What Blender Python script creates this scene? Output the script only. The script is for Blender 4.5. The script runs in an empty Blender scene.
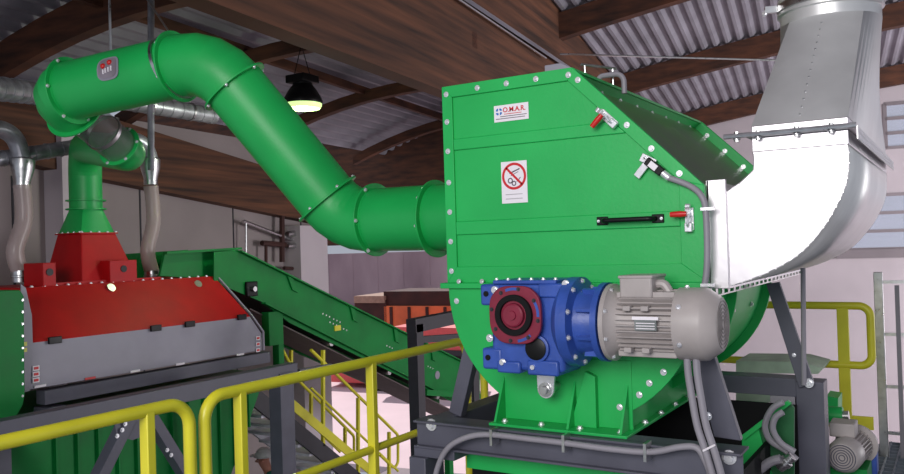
import bpy, math, random
from mathutils import Vector, Matrix
random.seed(4)
SC = bpy.context.scene
COL = SC.collection
V = Vector

# ------------------------------------------------------------------ camera
FOC, CX, CY = 820.0, 452.0, 237.0
dU = V((510, 6, FOC)).normalized()
dV = V((-1322, -50, FOC)); dV = (dV - dU*dV.dot(dU)).normalized()
dW = dV.cross(dU)
if dW.y < 0: dW = -dW
EYE = V((0, 0, 5.5))
def cam2w(c): return V((dU.dot(c), dV.dot(c), dW.dot(c)))
cd = bpy.data.cameras.new('camera'); cam = bpy.data.objects.new('camera', cd); COL.objects.link(cam)
cd.sensor_width = 36; cd.lens = FOC/904*36; cd.clip_end = 300; cd.clip_start = .05
r_, u_, b_ = cam2w(V((1,0,0))), cam2w(V((0,1,0))), -cam2w(V((0,0,1)))
cam.matrix_world = Matrix(((r_.x,u_.x,b_.x,0),(r_.y,u_.y,b_.y,0),(r_.z,u_.z,b_.z,5.5),(0,0,0,1)))
SC.camera = cam

# ------------------------------------------------------------------ world, lights, exposure
w = bpy.data.worlds.new('sky'); SC.world = w; w.use_nodes = True
bg = w.node_tree.nodes['Background']
bg.inputs[0].default_value = (.80, .86, 1.0, 1); bg.inputs[1].default_value = .46
sun_d = bpy.data.lights.new('sun', 'SUN'); sun_d.energy = 3.8; sun_d.angle = .02; sun_d.color = (1, .9, .88)
sun = bpy.data.objects.new('sun', sun_d); COL.objects.link(sun)
sun.rotation_euler = V((-.55, .25, .8)).to_track_quat('Z', 'Y').to_euler()
sun.rotation_euler = V((.62, .30, .72)).to_track_quat('Z', 'Y').to_euler()
def area(name, loc, target, sx, sy, energy, color=(1,1,1)):
    d = bpy.data.lights.new(name, 'AREA'); d.shape = 'RECTANGLE'; d.size = sx; d.size_y = sy
    d.energy = energy; d.color = color
    o = bpy.data.objects.new(name, d); COL.objects.link(o); o.location = loc
    o.rotation_euler = (V(loc)-V(target)).to_track_quat('Z', 'Y').to_euler(); return o
area('camera_side_fill', (-3.6, 0.4, 7.2), (3.3, 1.2, 5.4), 3.6, 2.6, 370, (1, .97, .96))  # unseen area light added behind the camera to brighten the machines
area('back_wall_fill', (14.5, -8.0, 4.8), (20., 1.5, 4.6), 5, 3.5, 1300, (1, .97, .98))  # unseen area light added at the right to brighten the back wall
SC.view_settings.view_transform = 'Standard'; SC.view_settings.look = 'None'
SC.view_settings.exposure = 0.0; SC.view_settings.gamma = 1.0; SC.view_settings.use_curve_mapping = False

# ------------------------------------------------------------------ helpers
def on(px, py, ax, val):
    d = cam2w(V(((px-CX)/FOC, -(py-CY)/FOC, 1)))
    t = (val-EYE[ax])/d[ax]
    return EYE + d*t
def ax_(px, py, X): return on(px, py, 0, X)
def ay(px, py, Y): return on(px, py, 1, Y)
def az(px, py, Z): return on(px, py, 2, Z)
# building axes: g along the girder, h across the hall
TH = math.radians(7.7)
Gd = V((math.cos(TH), math.sin(TH), 0)); Hd = V((-math.sin(TH), math.cos(TH), 0))
def gh(g, h, z): return Gd*g + Hd*h + V((0, 0, z))
def ong(px, py, g):
    d = cam2w(V(((px-CX)/FOC, -(py-CY)/FOC, 1))); return EYE + d*(g/d.dot(Gd))
def onh(px, py, h):
    d = cam2w(V(((px-CX)/FOC, -(py-CY)/FOC, 1))); return EYE + d*(h/d.dot(Hd))

def lin(c):
    return tuple(((x/255)/12.92 if x/255 <= .04045 else ((x/255+.055)/1.055)**2.4) for x in c)
MATS = {}
def mat(name, rgb, rough=.5, metal=0., var=.12, scale=6., bump=0., emit=None, coat=0., stretch=(1,1,1), col2=None, bscale=None, spec=.5):
    m = bpy.data.materials.new(name); m.use_nodes = True; nt = m.node_tree; N = nt.nodes; L = nt.links
    bs = N['Principled BSDF']; c = lin(rgb)
    bs.inputs['Roughness'].default_value = rough; bs.inputs['Metallic'].default_value = metal
    bs.inputs['Coat Weight'].default_value = coat; bs.inputs['Specular IOR Level'].default_value = spec
    tc = N.new('ShaderNodeTexCoord'); mp = N.new('ShaderNodeMapping'); L.new(tc.outputs['Object'], mp.inputs[0])
    mp.inputs['Scale'].default_value = stretch
    nz = N.new('ShaderNodeTexNoise'); nz.inputs['Scale'].default_value = scale; nz.inputs['Detail'].default_value = 5
    L.new(mp.outputs[0], nz.inputs[0])
    cr = N.new('ShaderNodeValToRGB'); L.new(nz.outputs[0], cr.inputs[0])
    c2 = lin(col2) if col2 else tuple(x*(1-var*2) for x in c)
    c1 = c if col2 else tuple(min(1, x*(1+var)) for x in c)
    cr.color_ramp.elements[0].color = (*c2, 1); cr.color_ramp.elements[1].color = (*c1, 1)
    cr.color_ramp.elements[0].position = .3; cr.color_ramp.elements[1].position = .7
    L.new(cr.outputs[0], bs.inputs['Base Color'])
    rr = N.new('ShaderNodeMapRange'); L.new(nz.outputs[0], rr.inputs[0])
    rr.inputs[3].default_value = max(0, rough-.08); rr.inputs[4].default_value = min(1, rough+.08)
    L.new(rr.outputs[0], bs.inputs['Roughness'])
    if bump:
        bz = N.new('ShaderNodeTexNoise'); bz.inputs['Scale'].default_value = bscale or scale*6; L.new(mp.outputs[0], bz.inputs[0])
        bp = N.new('ShaderNodeBump'); bp.inputs['Strength'].default_value = bump; bp.inputs['Distance'].default_value = .01
        L.new(bz.outputs[0], bp.inputs['Height']); L.new(bp.outputs[0], bs.inputs['Normal'])
    if emit:
        bs.inputs['Emission Color'].default_value = (*lin(rgb), 1); bs.inputs['Emission Strength'].default_value = emit
    MATS[name] = m; return m
GREEN = mat('green_enamel', (26, 176, 84), .42, var=.05, scale=3, bump=.05, bscale=60)
GREEN_D = mat('green_enamel_dim', (8, 124, 54), .48, var=.1, scale=3, bump=.05, spec=.25)  # darker copy of the green; weaker light on far machines put into the colour
GREEN_P = mat('dusty_pale_green_sheet', (196, 212, 190), .55, var=.15, scale=5)
GREEN_R = mat('dull_green_cover', (70, 135, 55), .32, var=.3, scale=4, col2=(48, 92, 50))  # duller, mottled green for the slanted cover
RED = mat('red_enamel', (186, 14, 20), .5, var=.08, scale=3, spec=.3)
REDD = mat('crimson_flange', (128, 28, 54), .42, var=.1, scale=12)
HOOD = mat('grey_hood_paint', (146, 143, 156), .45, var=.06, scale=3)
DARK = mat('anthracite_paint', (84, 84, 97), .45, var=.08, scale=5)
DARKER = mat('dark_steel', (44, 43, 50), .5, var=.1)
BLUE = mat('blue_gearbox_paint', (52, 84, 168), .4, var=.1, scale=10, bump=.1, bscale=60)
MOTG = mat('motor_grey_paint', (168, 160, 158), .42, var=.05, scale=10)
YEL = mat('yellow_rail_paint', (220, 211, 48), .38, var=.06, scale=4)
ZINC = mat('zinc_plated_steel', (205, 205, 205), .3, 1., var=.08, scale=20)
CHROME = mat('bright_bolt_steel', (232, 232, 236), .28, .6, var=.05, scale=20)
GALV = mat('galvanised_sheet', (226, 222, 226), .36, .7, var=.05, scale=5, bump=.04, bscale=18)
GALVR = mat('reflective_duct_sheet', (215, 215, 215), .36, .5, var=.07, scale=4, bump=.06, bscale=9)
SPIRAL = mat('spiral_duct_metal', (165, 165, 172), .35, .5, var=.2, scale=8)
BLACK = mat('black_plastic', (16, 16, 18), .4, var=.1, spec=.25)
VOID = mat('black_rubber_and_shade', (18, 18, 20), .75, var=.1, spec=.2)  # real rubber parts, and black plates standing in for shade inside hopper and chute
REDP = mat('red_plastic', (205, 35, 35), .35, var=.05)
WHITE = mat('white_label', (236, 230, 236), .5, var=.02)
INKR = mat('red_print', (205, 30, 40), .5, var=.02)
INKB = mat('blue_print', (30, 110, 190), .5, var=.02)
INKK = mat('grey_print', (90, 80, 90), .5, var=.02)
CONDUIT = mat('grey_conduit_plastic', (142, 138, 146), .5, var=.05)
WOOD = mat('glulam_timber', (114, 72, 50), .8, var=.2, scale=1.6, stretch=(.3, .3, 7), col2=(50, 32, 23), bump=.2, bscale=8)
WOOD2 = mat('dark_rib_timber', (104, 62, 42), .78, var=.2, scale=2, stretch=(1, 1, 5), col2=(52, 30, 22))
TIN = mat('corrugated_roof_sheet', (150, 146, 156), .6, .1, var=.12, scale=1.5)
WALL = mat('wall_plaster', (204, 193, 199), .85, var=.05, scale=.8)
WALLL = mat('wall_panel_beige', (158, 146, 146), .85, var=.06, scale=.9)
CONC = mat('concrete', (150, 140, 145), .85, var=.1, scale=.7)
CONCF = mat('pale_yard_floor', (222, 200, 206), .85, var=.06, scale=.5)
BACKW = mat('stained_far_wall', (182, 164, 170), .9, var=.2, scale=.35, stretch=(1, 1, .4), col2=(132, 114, 122))
ORANGE = mat('orange_container_paint', (232, 118, 70), .6, var=.15, scale=1)
RUST = mat('dark_rust', (70, 40, 36), .8, var=.2, scale=2)
TRUCK = mat('truck_red', (226, 92, 92), .5, var=.06)
BELT = mat('conveyor_belt_rubber', (105, 92, 92), .8, var=.1)
GRATE = mat('grating_steel', (118, 128, 140), .5, .3, var=.1, scale=8)
TREAD = mat('stair_tread_steel', (214, 212, 224), .5, .0, var=.1, scale=4)
SKIN = mat('skin', (205, 140, 120), .6, var=.03)
SHIRT = mat('teal_shirt_cloth', (20, 120, 105), .8, var=.08)
HELM = mat('white_helmet_plastic', (235, 232, 232), .35, var=.02)
TROU = mat('dark_trouser_cloth', (50, 55, 70), .85, var=.08)
PVC = mat('cloudy_flex_hose', (176, 158, 158), .35, var=.1, scale=12)
LAMPG = mat('lamp_diffuser', (200, 235, 150), .4, emit=1.3, var=0)
def glassy(name, rgb, alpha, rough=.1):
    m = bpy.data.materials.new(name); m.use_nodes = True; nt = m.node_tree; N = nt.nodes; L = nt.links
    out = N['Material Output']; bs = N['Principled BSDF']; bs.inputs['Base Color'].default_value = (*lin(rgb), 1)
    bs.inputs['Roughness'].default_value = rough
    nz = N.new('ShaderNodeTexNoise'); nz.inputs['Scale'].default_value = 5; mr = N.new('ShaderNodeMapRange')
    L.new(nz.outputs[0], mr.inputs[0]); mr.inputs[3].default_value = max(0, alpha-.12); mr.inputs[4].default_value = min(1, alpha+.12)
    tr = N.new('ShaderNodeBsdfTransparent'); mx = N.new('ShaderNodeMixShader')
    L.new(mr.outputs[0], mx.inputs[0]); L.new(tr.outputs[0], mx.inputs[1]); L.new(bs.outputs[0], mx.inputs[2]); L.new(mx.outputs[0], out.inputs[0])
    return m
CLEAR = glassy('clear_duct_plastic', (120, 118, 118), .5, .12)
HOSE = glassy('translucent_hose', (190, 170, 168), .72, .3)
PANE = glassy('window_glass', (215, 218, 240), .22, .1)

class MB:
    def __init__(s): s.v = []; s.f = []
    def add(s, vs, fs):
        n = len(s.v); s.v += [V(p) for p in vs]; s.f += [[i+n for i in f] for f in fs]; return s
    def box(s, lo, hi):
        x0,y0,z0 = lo; x1,y1,z1 = hi
        if x0>x1: x0,x1=x1,x0
        if y0>y1: y0,y1=y1,y0
        if z0>z1: z0,z1=z1,z0
        return s.add([(x0,y0,z0),(x1,y0,z0),(x1,y1,z0),(x0,y1,z0),(x0,y0,z1),(x1,y0,z1),(x1,y1,z1),(x0,y1,z1)],
            [(0,3,2,1),(4,5,6,7),(0,1,5,4),(1,2,6,5),(2,3,7,6),(3,0,4,7)])
    def prism(s, poly, vec):
        vec = V(vec); n = len(poly); a = [V(p) for p in poly]
        nrm = V((0,0,0))
        for i in range(n): nrm += a[i].cross(a[(i+1)%n])
        if nrm.dot(vec) > 0: a.reverse()
        b = [p+vec for p in a]
        return s.add(a+b, [list(range(n)), list(range(2*n-1, n-1, -1))] + [(i, i+n, (i+1)%n+n, (i+1)%n) for i in range(n)])
    def bar(s, p0, p1, w, h, upv=(0,0,1)):
        p0, p1 = V(p0), V(p1); d = (p1-p0).normalized(); upv = V(upv)
        sd = d.cross(upv).normalized(); u = sd.cross(d).normalized()
        q = [p0+sd*(a*w/2)+u*(b*h/2) for a,b in ((-1,-1),(1,-1),(1,1),(-1,1))]
        return s.prism(q, p1-p0)
    def cyl(s, p0, p1, r0, r1=None, n=24, caps=True):
        r1 = r0 if r1 is None else r1; p0, p1 = V(p0), V(p1); d = (p1-p0).normalized()
        a = d.orthogonal().normalized(); b = d.cross(a)
        vs = []
        for p, r in ((p0,r0),(p1,r1)):
            vs += [p+(a*math.cos(t)+b*math.sin(t))*r for t in (2*math.pi*i/n for i in range(n))]
        fs = [(i, (i+1)%n, (i+1)%n+n, i+n) for i in range(n)]
        if caps: fs += [list(range(n-1,-1,-1)), list(range(n, 2*n))]
        return s.add(vs, fs)
    def lathe(s, o, d, prof, n=32):
        """prof: list of (distance along d, radius)"""
        o, d = V(o), V(d).normalized(); a = d.orthogonal().normalized(); b = d.cross(a); vs = []; m = len(prof)
        for q, r in prof: vs += [o+d*q+(a*math.cos(t)+b*math.sin(t))*max(r,1e-4) for t in (2*math.pi*i/n for i in range(n))]
        fs = [(k*n+i, k*n+(i+1)%n, (k+1)*n+(i+1)%n, (k+1)*n+i) for k in range(m-1) for i in range(n)]
        return s.add(vs, fs + [list(range(n-1,-1,-1)), list(range((m-1)*n, m*n))])
    def ring(s, c, d, r0, r1, t, n=40):
        """flat ring, inner r0, outer r1, thickness t"""
        d = V(d).normalized(); c = V(c); a = d.orthogonal().normalized(); b = d.cross(a); vs = []
        for q, r in ((-t/2,r0),(-t/2,r1),(t/2,r1),(t/2,r0)):
            vs += [c+d*q+(a*math.cos(x)+b*math.sin(x))*r for x in (2*math.pi*i/n for i in range(n))]
        return s.add(vs, [(k*n+i, k*n+(i+1)%n, ((k+1)%4)*n+(i+1)%n, ((k+1)%4)*n+i) for k in range(4) for i in range(n)])
    def tube(s, path, r, n=12, caps=True):
        path = [V(p) for p in path]; rs = r if isinstance(r, (list,tuple)) else [r]*len(path)
        prev = None; vs = []
        for i, p in enumerate(path):
            t = ((path[min(i+1,len(path)-1)]-p).normalized() + (p-path[max(i-1,0)]).normalized())
            t = t.normalized() if t.length > 1e-6 else (path[-1]-path[0]).normalized()
            if prev is None: a = t.orthogonal().normalized()
            else: a = (prev - t*prev.dot(t)).normalized()
            prev = a; b = t.cross(a)
            vs += [p+(a*math.cos(x)+b*math.sin(x))*rs[i] for x in (2*math.pi*k/n for k in range(n))]
        m = len(path); fs = [(k*n+i, k*n+(i+1)%n, (k+1)*n+(i+1)%n, (k+1)*n+i) for k in range(m-1) for i in range(n)]
        if caps: fs += [list(range(n-1,-1,-1)), list(range((m-1)*n, m*n))]
        return s.add(vs, fs)
    def ball(s, c, r, n=14, m=9, sc=(1,1,1)):
        prof = [(math.cos(math.pi*k/m), math.sin(math.pi*k/m)) for k in range(m+1)]; vs=[]
        for z, q in prof:
            vs += [V(c)+V((q*math.cos(x)*r*sc[0], q*math.sin(x)*r*sc[1], z*r*sc[2])) for x in (2*math.pi*i/n for i in range(n))]
        return s.add(vs, [(k*n+i, (k+1)*n+i, (k+1)*n+(i+1)%n, k*n+(i+1)%n) for k in range(m) for i in range(n)])
    def build(s, name, m, parent=None, bevel=0, ang=32, label=None, seg=2):
        me = bpy.data.meshes.new(name); off = parent_world(parent)
        me.from_pydata([tuple(p-off) for p in s.v], [], [tuple(f) for f in s.f]); me.validate(); me.materials.append(m)
        me.polygons.foreach_set('use_smooth', [True]*len(me.polygons))
        me.set_sharp_from_angle(angle=math.radians(ang))
        o = bpy.data.objects.new(name, me); COL.objects.link(o)
        if parent: o.parent = parent
        if bevel:
            b = o.modifiers.new('bevel', 'BEVEL'); b.width = bevel; b.segments = seg; b.limit_method = 'ANGLE'; b.angle_limit = math.radians(40)
        if label: o['label'] = label
        return o
def parent_world(p):
    off = V((0,0,0))
    while p is not None: off = off + p.location; p = p.parent
    return off
def tag(o, label, cat, group=None, kind=None):
    if label: o['label'] = label
    if cat: o['category'] = cat
    if group: o['group'] = group
    if kind: o['kind'] = kind
    return o
def thing(name, label, cat, loc, group=None):
    o = bpy.data.objects.new(name, None); COL.objects.link(o); o.location = loc; o.empty_display_size = .2
    return tag(o, label, cat, group)
def struct(mb, name, m, bevel=0, parent=None):
    o = mb.build(name, m, parent, bevel); o['kind'] = 'structure'; return o
def fillet(pts, r, seg=8):
    pts = [V(p) for p in pts]; rs = r if isinstance(r, (list, tuple)) else [r]*len(pts); out = [pts[0]]
    for i in range(1, len(pts)-1):
        a, p, b = pts[i-1], pts[i], pts[i+1]; u = (a-p).normalized(); v = (b-p).normalized()
        ang = math.acos(max(-1, min(1, u.dot(v)))); q = rs[i]/math.tan(ang/2)
        q = min(q, (a-p).length*.49, (b-p).length*.49); rad = q*math.tan(ang/2)
        c = p + (u+v).normalized()*(rad/math.sin(ang/2)); s0 = p+u*q-c; s1 = p+v*q-c; tot = s0.angle(s1)
        for k in range(seg+1):
            t = k/seg; out.append(c + (s0*math.sin((1-t)*tot)+s1*math.sin(t*tot))/math.sin(tot))
    out.append(pts[-1]); return out
def copy_part(o, parent, loc):
    c = o.copy(); COL.objects.link(c); c.parent = parent; c.location = loc; return c
BOLTS = {}
def bolt(parent, p, d, r=.011, m=None, name='bolt', washer=True):
    """hex bolt with washer as a part; mesh data shared"""
    m = m or CHROME; d = V(d).normalized(); key = (round(d.x,3), round(d.y,3), round(d.z,3), r, m.name)
    off = parent_world(parent)
    if key not in BOLTS:
        b = MB()
        if washer: b.cyl((0,0,0), d*r*.35, r*1.25, n=14)
        b.cyl(d*r*.3, d*r*1.1, r*.8, n=6); o = b.build(name, m, None); BOLTS[key] = o; o.parent = parent; o.location = V(p)-off; return o
    o = BOLTS[key].copy(); COL.objects.link(o); o.parent = parent; o.location = V(p)-off; return o
def text(s, p, size, right, upv, m, parent, name='lettering', bold=0):
    cu = bpy.data.curves.new(name, 'FONT'); cu.body = s; cu.size = size; cu.extrude = .0006; cu.offset = bold
    cu.align_x = 'CENTER'; cu.align_y = 'CENTER'
    t = bpy.data.objects.new(name, cu); COL.objects.link(t)
    me = bpy.data.meshes.new_from_object(t.evaluated_get(bpy.context.evaluated_depsgraph_get())) if False else None
    bpy.context.view_layer.update(); dg = bpy.context.evaluated_depsgraph_get()
    me = bpy.data.meshes.new_from_object(t.evaluated_get(dg)); bpy.data.objects.remove(t)
    R_, U_ = V(right).normalized(), V(upv).normalized(); Z_ = R_.cross(U_)
    for v in me.vertices:
        c = v.co.copy(); v.co = R_*c.x + U_*c.y + Z_*c.z
    me.materials.clear(); me.materials.append(m); me.name = name
    o = bpy.data.objects.new(name, me); COL.objects.link(o); o.parent = parent; o.location = V(p)-parent_world(parent); return o

# ================================================================== THE HALL
struct(MB().prism([gh(-4, -10, -.2), gh(18.2, -10, -.2), gh(18.2, 10, -.2), gh(-4, 10, -.2)], (0, 0, .2)), 'floor', CONC)
yard = MB().prism([gh(18.2, -16, -.2), gh(60, -16, -.2), gh(60, 40, -.2), gh(18.2, 40, -.2)], (0, 0, .19))
tag(struct(yard, 'ground', CONCF), 'pale sunlit concrete yard beyond the hall opening', None)
# left wall, panel joints as geometry
gw = onh(328, 300, 9.45).dot(Gd)
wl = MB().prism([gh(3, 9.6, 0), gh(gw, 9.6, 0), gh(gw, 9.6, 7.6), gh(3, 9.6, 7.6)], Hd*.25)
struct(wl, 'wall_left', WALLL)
for i, g in enumerate((5.2, 7.4, 9.6, 11.8, 13.9)):
    struct(MB().prism([gh(g, 9.6, .0), gh(g+.025, 9.6, .0), gh(g+.025, 9.6, 6.6), gh(g, 9.6, 6.6)], -Hd*.012), 'trim_%d' % (30+i), MATS['dark_steel'])
# pale column at the end of the left wall
ga, gb = onh(302, 300, 9.2).dot(Gd), onh(329, 300, 9.2).dot(Gd)
struct(MB().prism([gh(ga, 9.2, 0), gh(gb, 9.2, 0), gh(gb, 9.6, 0), gh(ga, 9.6, 0)], (0, 0, 6.0)), 'wall_left_pier', WALL)
struct(MB().prism([gh(7.9, 9.25, 0), gh(8.35, 9.25, 0), gh(8.35, 9.6, 0), gh(7.9, 9.6, 0)], (0, 0, 7.2)), 'trim_40', WALL)
# timber edge beam on the left wall, falling away
struct(MB().prism([gh(4, 9.35, 7.10), gh(15.4, 9.35, 5.94), gh(15.4, 9.35, 6.75), gh(4, 9.35, 8.1)], Hd*.3), 'trim_1', WOOD)
# back wall on the right with window opening row
GB = 21.
zt = 8.1
def bw(px0, py0, px1, py1):
    a = ong(px0, py0, GB); b = ong(px1, py1, GB); return a, b
hl = ong(600, 200, GB).dot(Hd)
def hz(px, py): p = ong(px, py, GB); return p.dot(Hd), p.z
(hU, zU0), (_, zU1) = hz(886, 148), hz(886, 104)
(hL, zL0), (_, zL1) = hz(836, 250), hz(836, 197)
wb = MB()
def wq(ha, hb, za, zb_): wb.prism([gh(GB, ha, za), gh(GB, hb, za), gh(GB, hb, zb_), gh(GB, ha, zb_)], Gd*.3)
wq(hl, -16, 0, zL0); wq(hl, hL, zL0, zL1); wq(hl, -16, zL1, zU0); wq(hl, hU, zU0, zU1); wq(hl, -16, zU1, 9.6)
struct(wb, 'wall_back', WALL)
struct(MB().prism([gh(GB, hL, zL0-.2), gh(GB, -16, zL0-.2), gh(GB, -16, zL0), gh(GB, hL, zL0)], -Gd*.12), 'trim_2', CONC)
for i, (h0, z0_, z1_, nb, mat_) in enumerate(((hU, zU0, zU1, 3, PANE), (hL, zL0, zL1, 3, PANE))):
    fr = MB(); h1 = h0-6
    for z in [z0_ + (z1_-z0_)*k/nb for k in range(nb+1)]:
        fr.prism([gh(GB-.02, h0, z-.035), gh(GB-.02, h1, z-.035), gh(GB-.02, h1, z+.035), gh(GB-.02, h0, z+.035)], Gd*.08)
    for h in (h0, h0-2, h0-4, h1):
        fr.prism([gh(GB-.02, h-.04, z0_), gh(GB-.02, h+.04, z0_), gh(GB-.02, h+.04, z1_), gh(GB-.02, h-.04, z1_)], Gd*.08)
    o = struct(fr, 'window_%d' % (i+1), CONC)
    struct(MB().prism([gh(GB+.05, h0, z0_), gh(GB+.05, h1, z0_), gh(GB+.05, h1, z1_), gh(GB+.05, h0, z1_)], Gd*.01), 'pane', mat_, parent=o)
# dark header over the opening in the far end
struct(MB().prism([gh(18, 18, 5.62), gh(18, hl, 5.62), gh(18, hl, 9.6), gh(18, 18, 9.6)], Gd*.25), 'wall_far_header', WOOD2)
# ---- roof
def zl(h): return 8.2-.055*(h-6)**2              # underside of left ribs
def zr(g, h):                                     # underside of right ribs
    q = 3.6-h; return 8.9-.12*(g-13)+.19*q-.009*q*q
# left ribs
k = 10
for g in (-.6, 3.1, 6.8, 9.25, 12.6, 16.2):
    m_ = MB(); hs = [3.8+i*.5 for i in range(12)]+[9.7]
    dp = .42 if g < 8 else .2
    lo = [gh(g, h, zl(h)) for h in hs]; hi = [gh(g, h, zl(h)+dp) for h in hs]
    for i in range(len(hs)-1): m_.prism([lo[i], lo[i+1], hi[i+1], hi[i]], Gd*.16)
    struct(m_, 'trim_%d' % k, WOOD2); k += 1
for g in (2.5, 6., 9.5, 13., 16.6, 20.4):
    m_ = MB(); hs = [3.8-i*.8 for i in range(20)]
    lo = [gh(g, h, zr(g, h)) for h in hs]; hi = [gh(g, h, zr(g, h)+.42) for h in hs]
    for i in range(len(hs)-1): m_.prism([lo[i], lo[i+1], hi[i+1], hi[i]], Gd*.2)
    struct(m_, 'trim_%d' % k, WOOD2); k += 1
# purlins on the left bay
for h, z0, z1 in ((5.0, 8.5, 8.3), (7.3, 8.45, 8.25)):
    struct(MB().bar(gh(-1, h, z0), gh(18, h, z1), .09, .13), 'trim_%d' % k, WOOD2); k += 1
# corrugated sheets (real corrugations running along the hall)
def corr(name, h0, h1, zf, g0, g1, gn):
    m_ = MB(); st = .055; n = int((h1-h0)/st)+1; vs = []; fs = []
    gs = [g0+(g1-g0)*i/gn for i in range(gn+1)]
    for g in gs:
        for i in range(n):
            h = h0+i*st; vs.append(gh(g, h, zf(g, h) + (.09 if h0 > 0 else .06)*[0, 1, 1, 0][i % 4]))
    for a in range(gn):
        for i in range(n-1): fs.append((a*n+i, a*n+i+1, (a+1)*n+i+1, (a+1)*n+i))
    m_.add(vs, fs); o = m_.build(name, TIN, None, ang=20); o['kind'] = 'structure'; return o
corr('ceiling_left', 3.7, 10.0, lambda g, h: zl(h)+.46, -2, 18, 1)
corr('ceiling_right', -11, 3.9, lambda g, h: zr(g, h)+.44, -2, 21, 8)
# the deep girder
struct(MB().prism([gh(-3, 3.8, 7.25), gh(22, 3.8, 7.25), gh(22, 3.8, 8.3), gh(-3, 3.8, 11.3)], Hd*.22), 'trim_3', WOOD)
# rod along the girder
p0 = onh(460, 0, 3.72); p1 = onh(546, 58, 3.72)
tag(MB().tube([p0-(p1-p0)*.12, p0, p1], .013, 8).build('cable_conduit', ZINC), 'thin pale conduit running down the face of the big timber girder', 'conduit')
# tie rod across the right bay
tag(MB().tube([ong(560, 54, 12.7), ong(800, 61, 12.7)], .014, 6).build('tie_rod', ZINC), 'thin steel tie rod strung across the ribs under the right roof bay', 'rod')
tag(MB().tube([ong(-60, 76, 7.2), ong(20, 101, 7.2), ong(90, 122, 7.2)], .012, 6).build('tie_cable', ZINC), 'thin cable strung behind the far left silver duct', 'cable')

# ---- beyond the opening
fw0 = ong(250, 300, 44); fw1 = ong(560, 300, 44)
fz = ong(400, 252, 44).z
fm = MB(); m0 = fw0; d_ = (fw1-fw0); nn = 24
for i in range(nn):
    a = m0+d_*(i/nn); b = m0+d_*((i+1)/nn); a.z = b.z = 0
    off = Gd*(.02 if i % 2 else 0)
    fm.prism([a+off, b+off, b+off+V((0,0,fz)), a+off+V((0,0,fz))], Gd*.4)
struct(fm, 'wall_far', BACKW)
struct(MB().prism([gh(43.5, 40, 0), gh(43.5, -10, 0), gh(43.5, -10, .15), gh(43.5, 40, .15)], Gd*.5), 'trim_4', CONC)
# orange container with dark load, lorry behind the conveyor
def boxpx(pa, pb, g, depth):
    a = ong(pa[0], pa[1], g); b = ong(pb[0], pb[1], g); h0, h1 = a.dot(Hd), b.dot(Hd)
    return [gh(g, h0, a.z), gh(g, h1, a.z), gh(g, h1, b.z), gh(g, h0, b.z)], Gd*depth
ct = thing('skip_container', 'orange open container heaped with dark scrap beyond the conveyor', 'container', gh(32, 12, 0))
MB().prism(*boxpx((384, 330), (462, 306), 32, 3)).build('body', ORANGE, ct, .03)
mm = MB(); pl, vv = boxpx((356, 352), (386, 300), 32, 2.6); mm.prism(pl, vv); mm.build('end_wall', RUST, ct)
MB().prism(*boxpx((354, 303), (384, 296), 31.9, 2.6)).build('top_rail', mat('pale_timber', (168, 140, 122), .8), ct)
mm = MB(); pl, vv = boxpx((384, 306), (462, 291), 32.1, 2.6); mm.prism(pl, vv); mm.build('scrap_load', RUST, ct)
for q in (390, 408, 426, 444):
    MB().prism(*boxpx((q, 330), (q+2, 307), 31.95, .05)).build('rib', RUST, ct)
MB().prism(*boxpx((384, 384), (462, 330), 32.1, 2.6)).build('underbody', DARKER, ct)
tr = thing('lorry', 'red lorry body on wheels parked in the yard below the orange container', 'lorry', gh(28, 12, 0))
MB().prism(*boxpx((392, 352), (470, 328), 28, 2.2)).build('side_board', TRUCK, tr, .03)
MB().prism(*boxpx((392, 354), (470, 351), 27.95, .1)).build('rail', DARKER, tr)
MB().prism(*boxpx((330, 382), (430, 366), 28.2, 2.0)).build('chassis', TRUCK, tr, .03)
for q in (386, 436):
    c = ong(q, 388, 27.9); wv = MB().cyl(c-Gd*.05, c+Gd*.3, .40, n=28).build('wheel', VOID, tr)
    MB().cyl(c-Gd*.08, c+Gd*.02, .2, n=20).build('hub', RUST, wv)
# scaffold-like dark frame behind the conveyor
df = thing('steel_trestle', 'dark steel trestle frame standing between conveyor and green drum', 'frame', V((8.5, 4.9, 0)))
a, b = ay(415, 324, 5.6), ay(415, 400, 5.6)
MB().bar(V((a.x, a.y, 0)), a, .14, .14, (1,0,0)).build('post', DARKER, df)
MB().bar(ay(411, 326, 5.6), ay(470, 314, 5.6), .14, .16).build('beam', DARKER, df)
MB().bar(ay(415, 340, 5.6), ay(470, 336, 5.6), .1, .08).build('beam', DARKER, df)
MB().bar(ay(438, 314, 5.6), ay(438, 326, 5.6), .12, .12, (1,0,0)).build('bracket', DARKER, df)
c = ay(470, 340, 5.6); MB().bar(V((c.x, c.y, 0)), ay(470, 314, 5.6), .14, .14, (1,0,0)).build('post', DARKER, df)

# wall clutter by the pier
pc = thing('wall_pipework', 'dark rusty pipes and small fittings on wall above the conveyor', 'pipework', onh(270, 240, 9.5))
for k_, (xa, ya, xb, yb, rr_) in enumerate(((243, 221, 300, 243, .03), (246, 222, 246, 262, .02), (282, 205, 282, 262, .05), (292, 236, 325, 238, .05), (262, 243, 300, 246, .05), (284, 268, 316, 270, .035), (266, 246, 266, 266, .03))):
    MB().tube([onh(xa, ya, 9.4), onh(xb, yb, 9.4)], rr_, 8).build('pipe', RUST if k_ > 1 else ZINC, pc)
for y in (234, 246):
    MB().cyl(onh(287, y, 9.35), onh(301, y-1, 9.35), .05, .08).build('nozzle', ZINC, pc)

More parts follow.
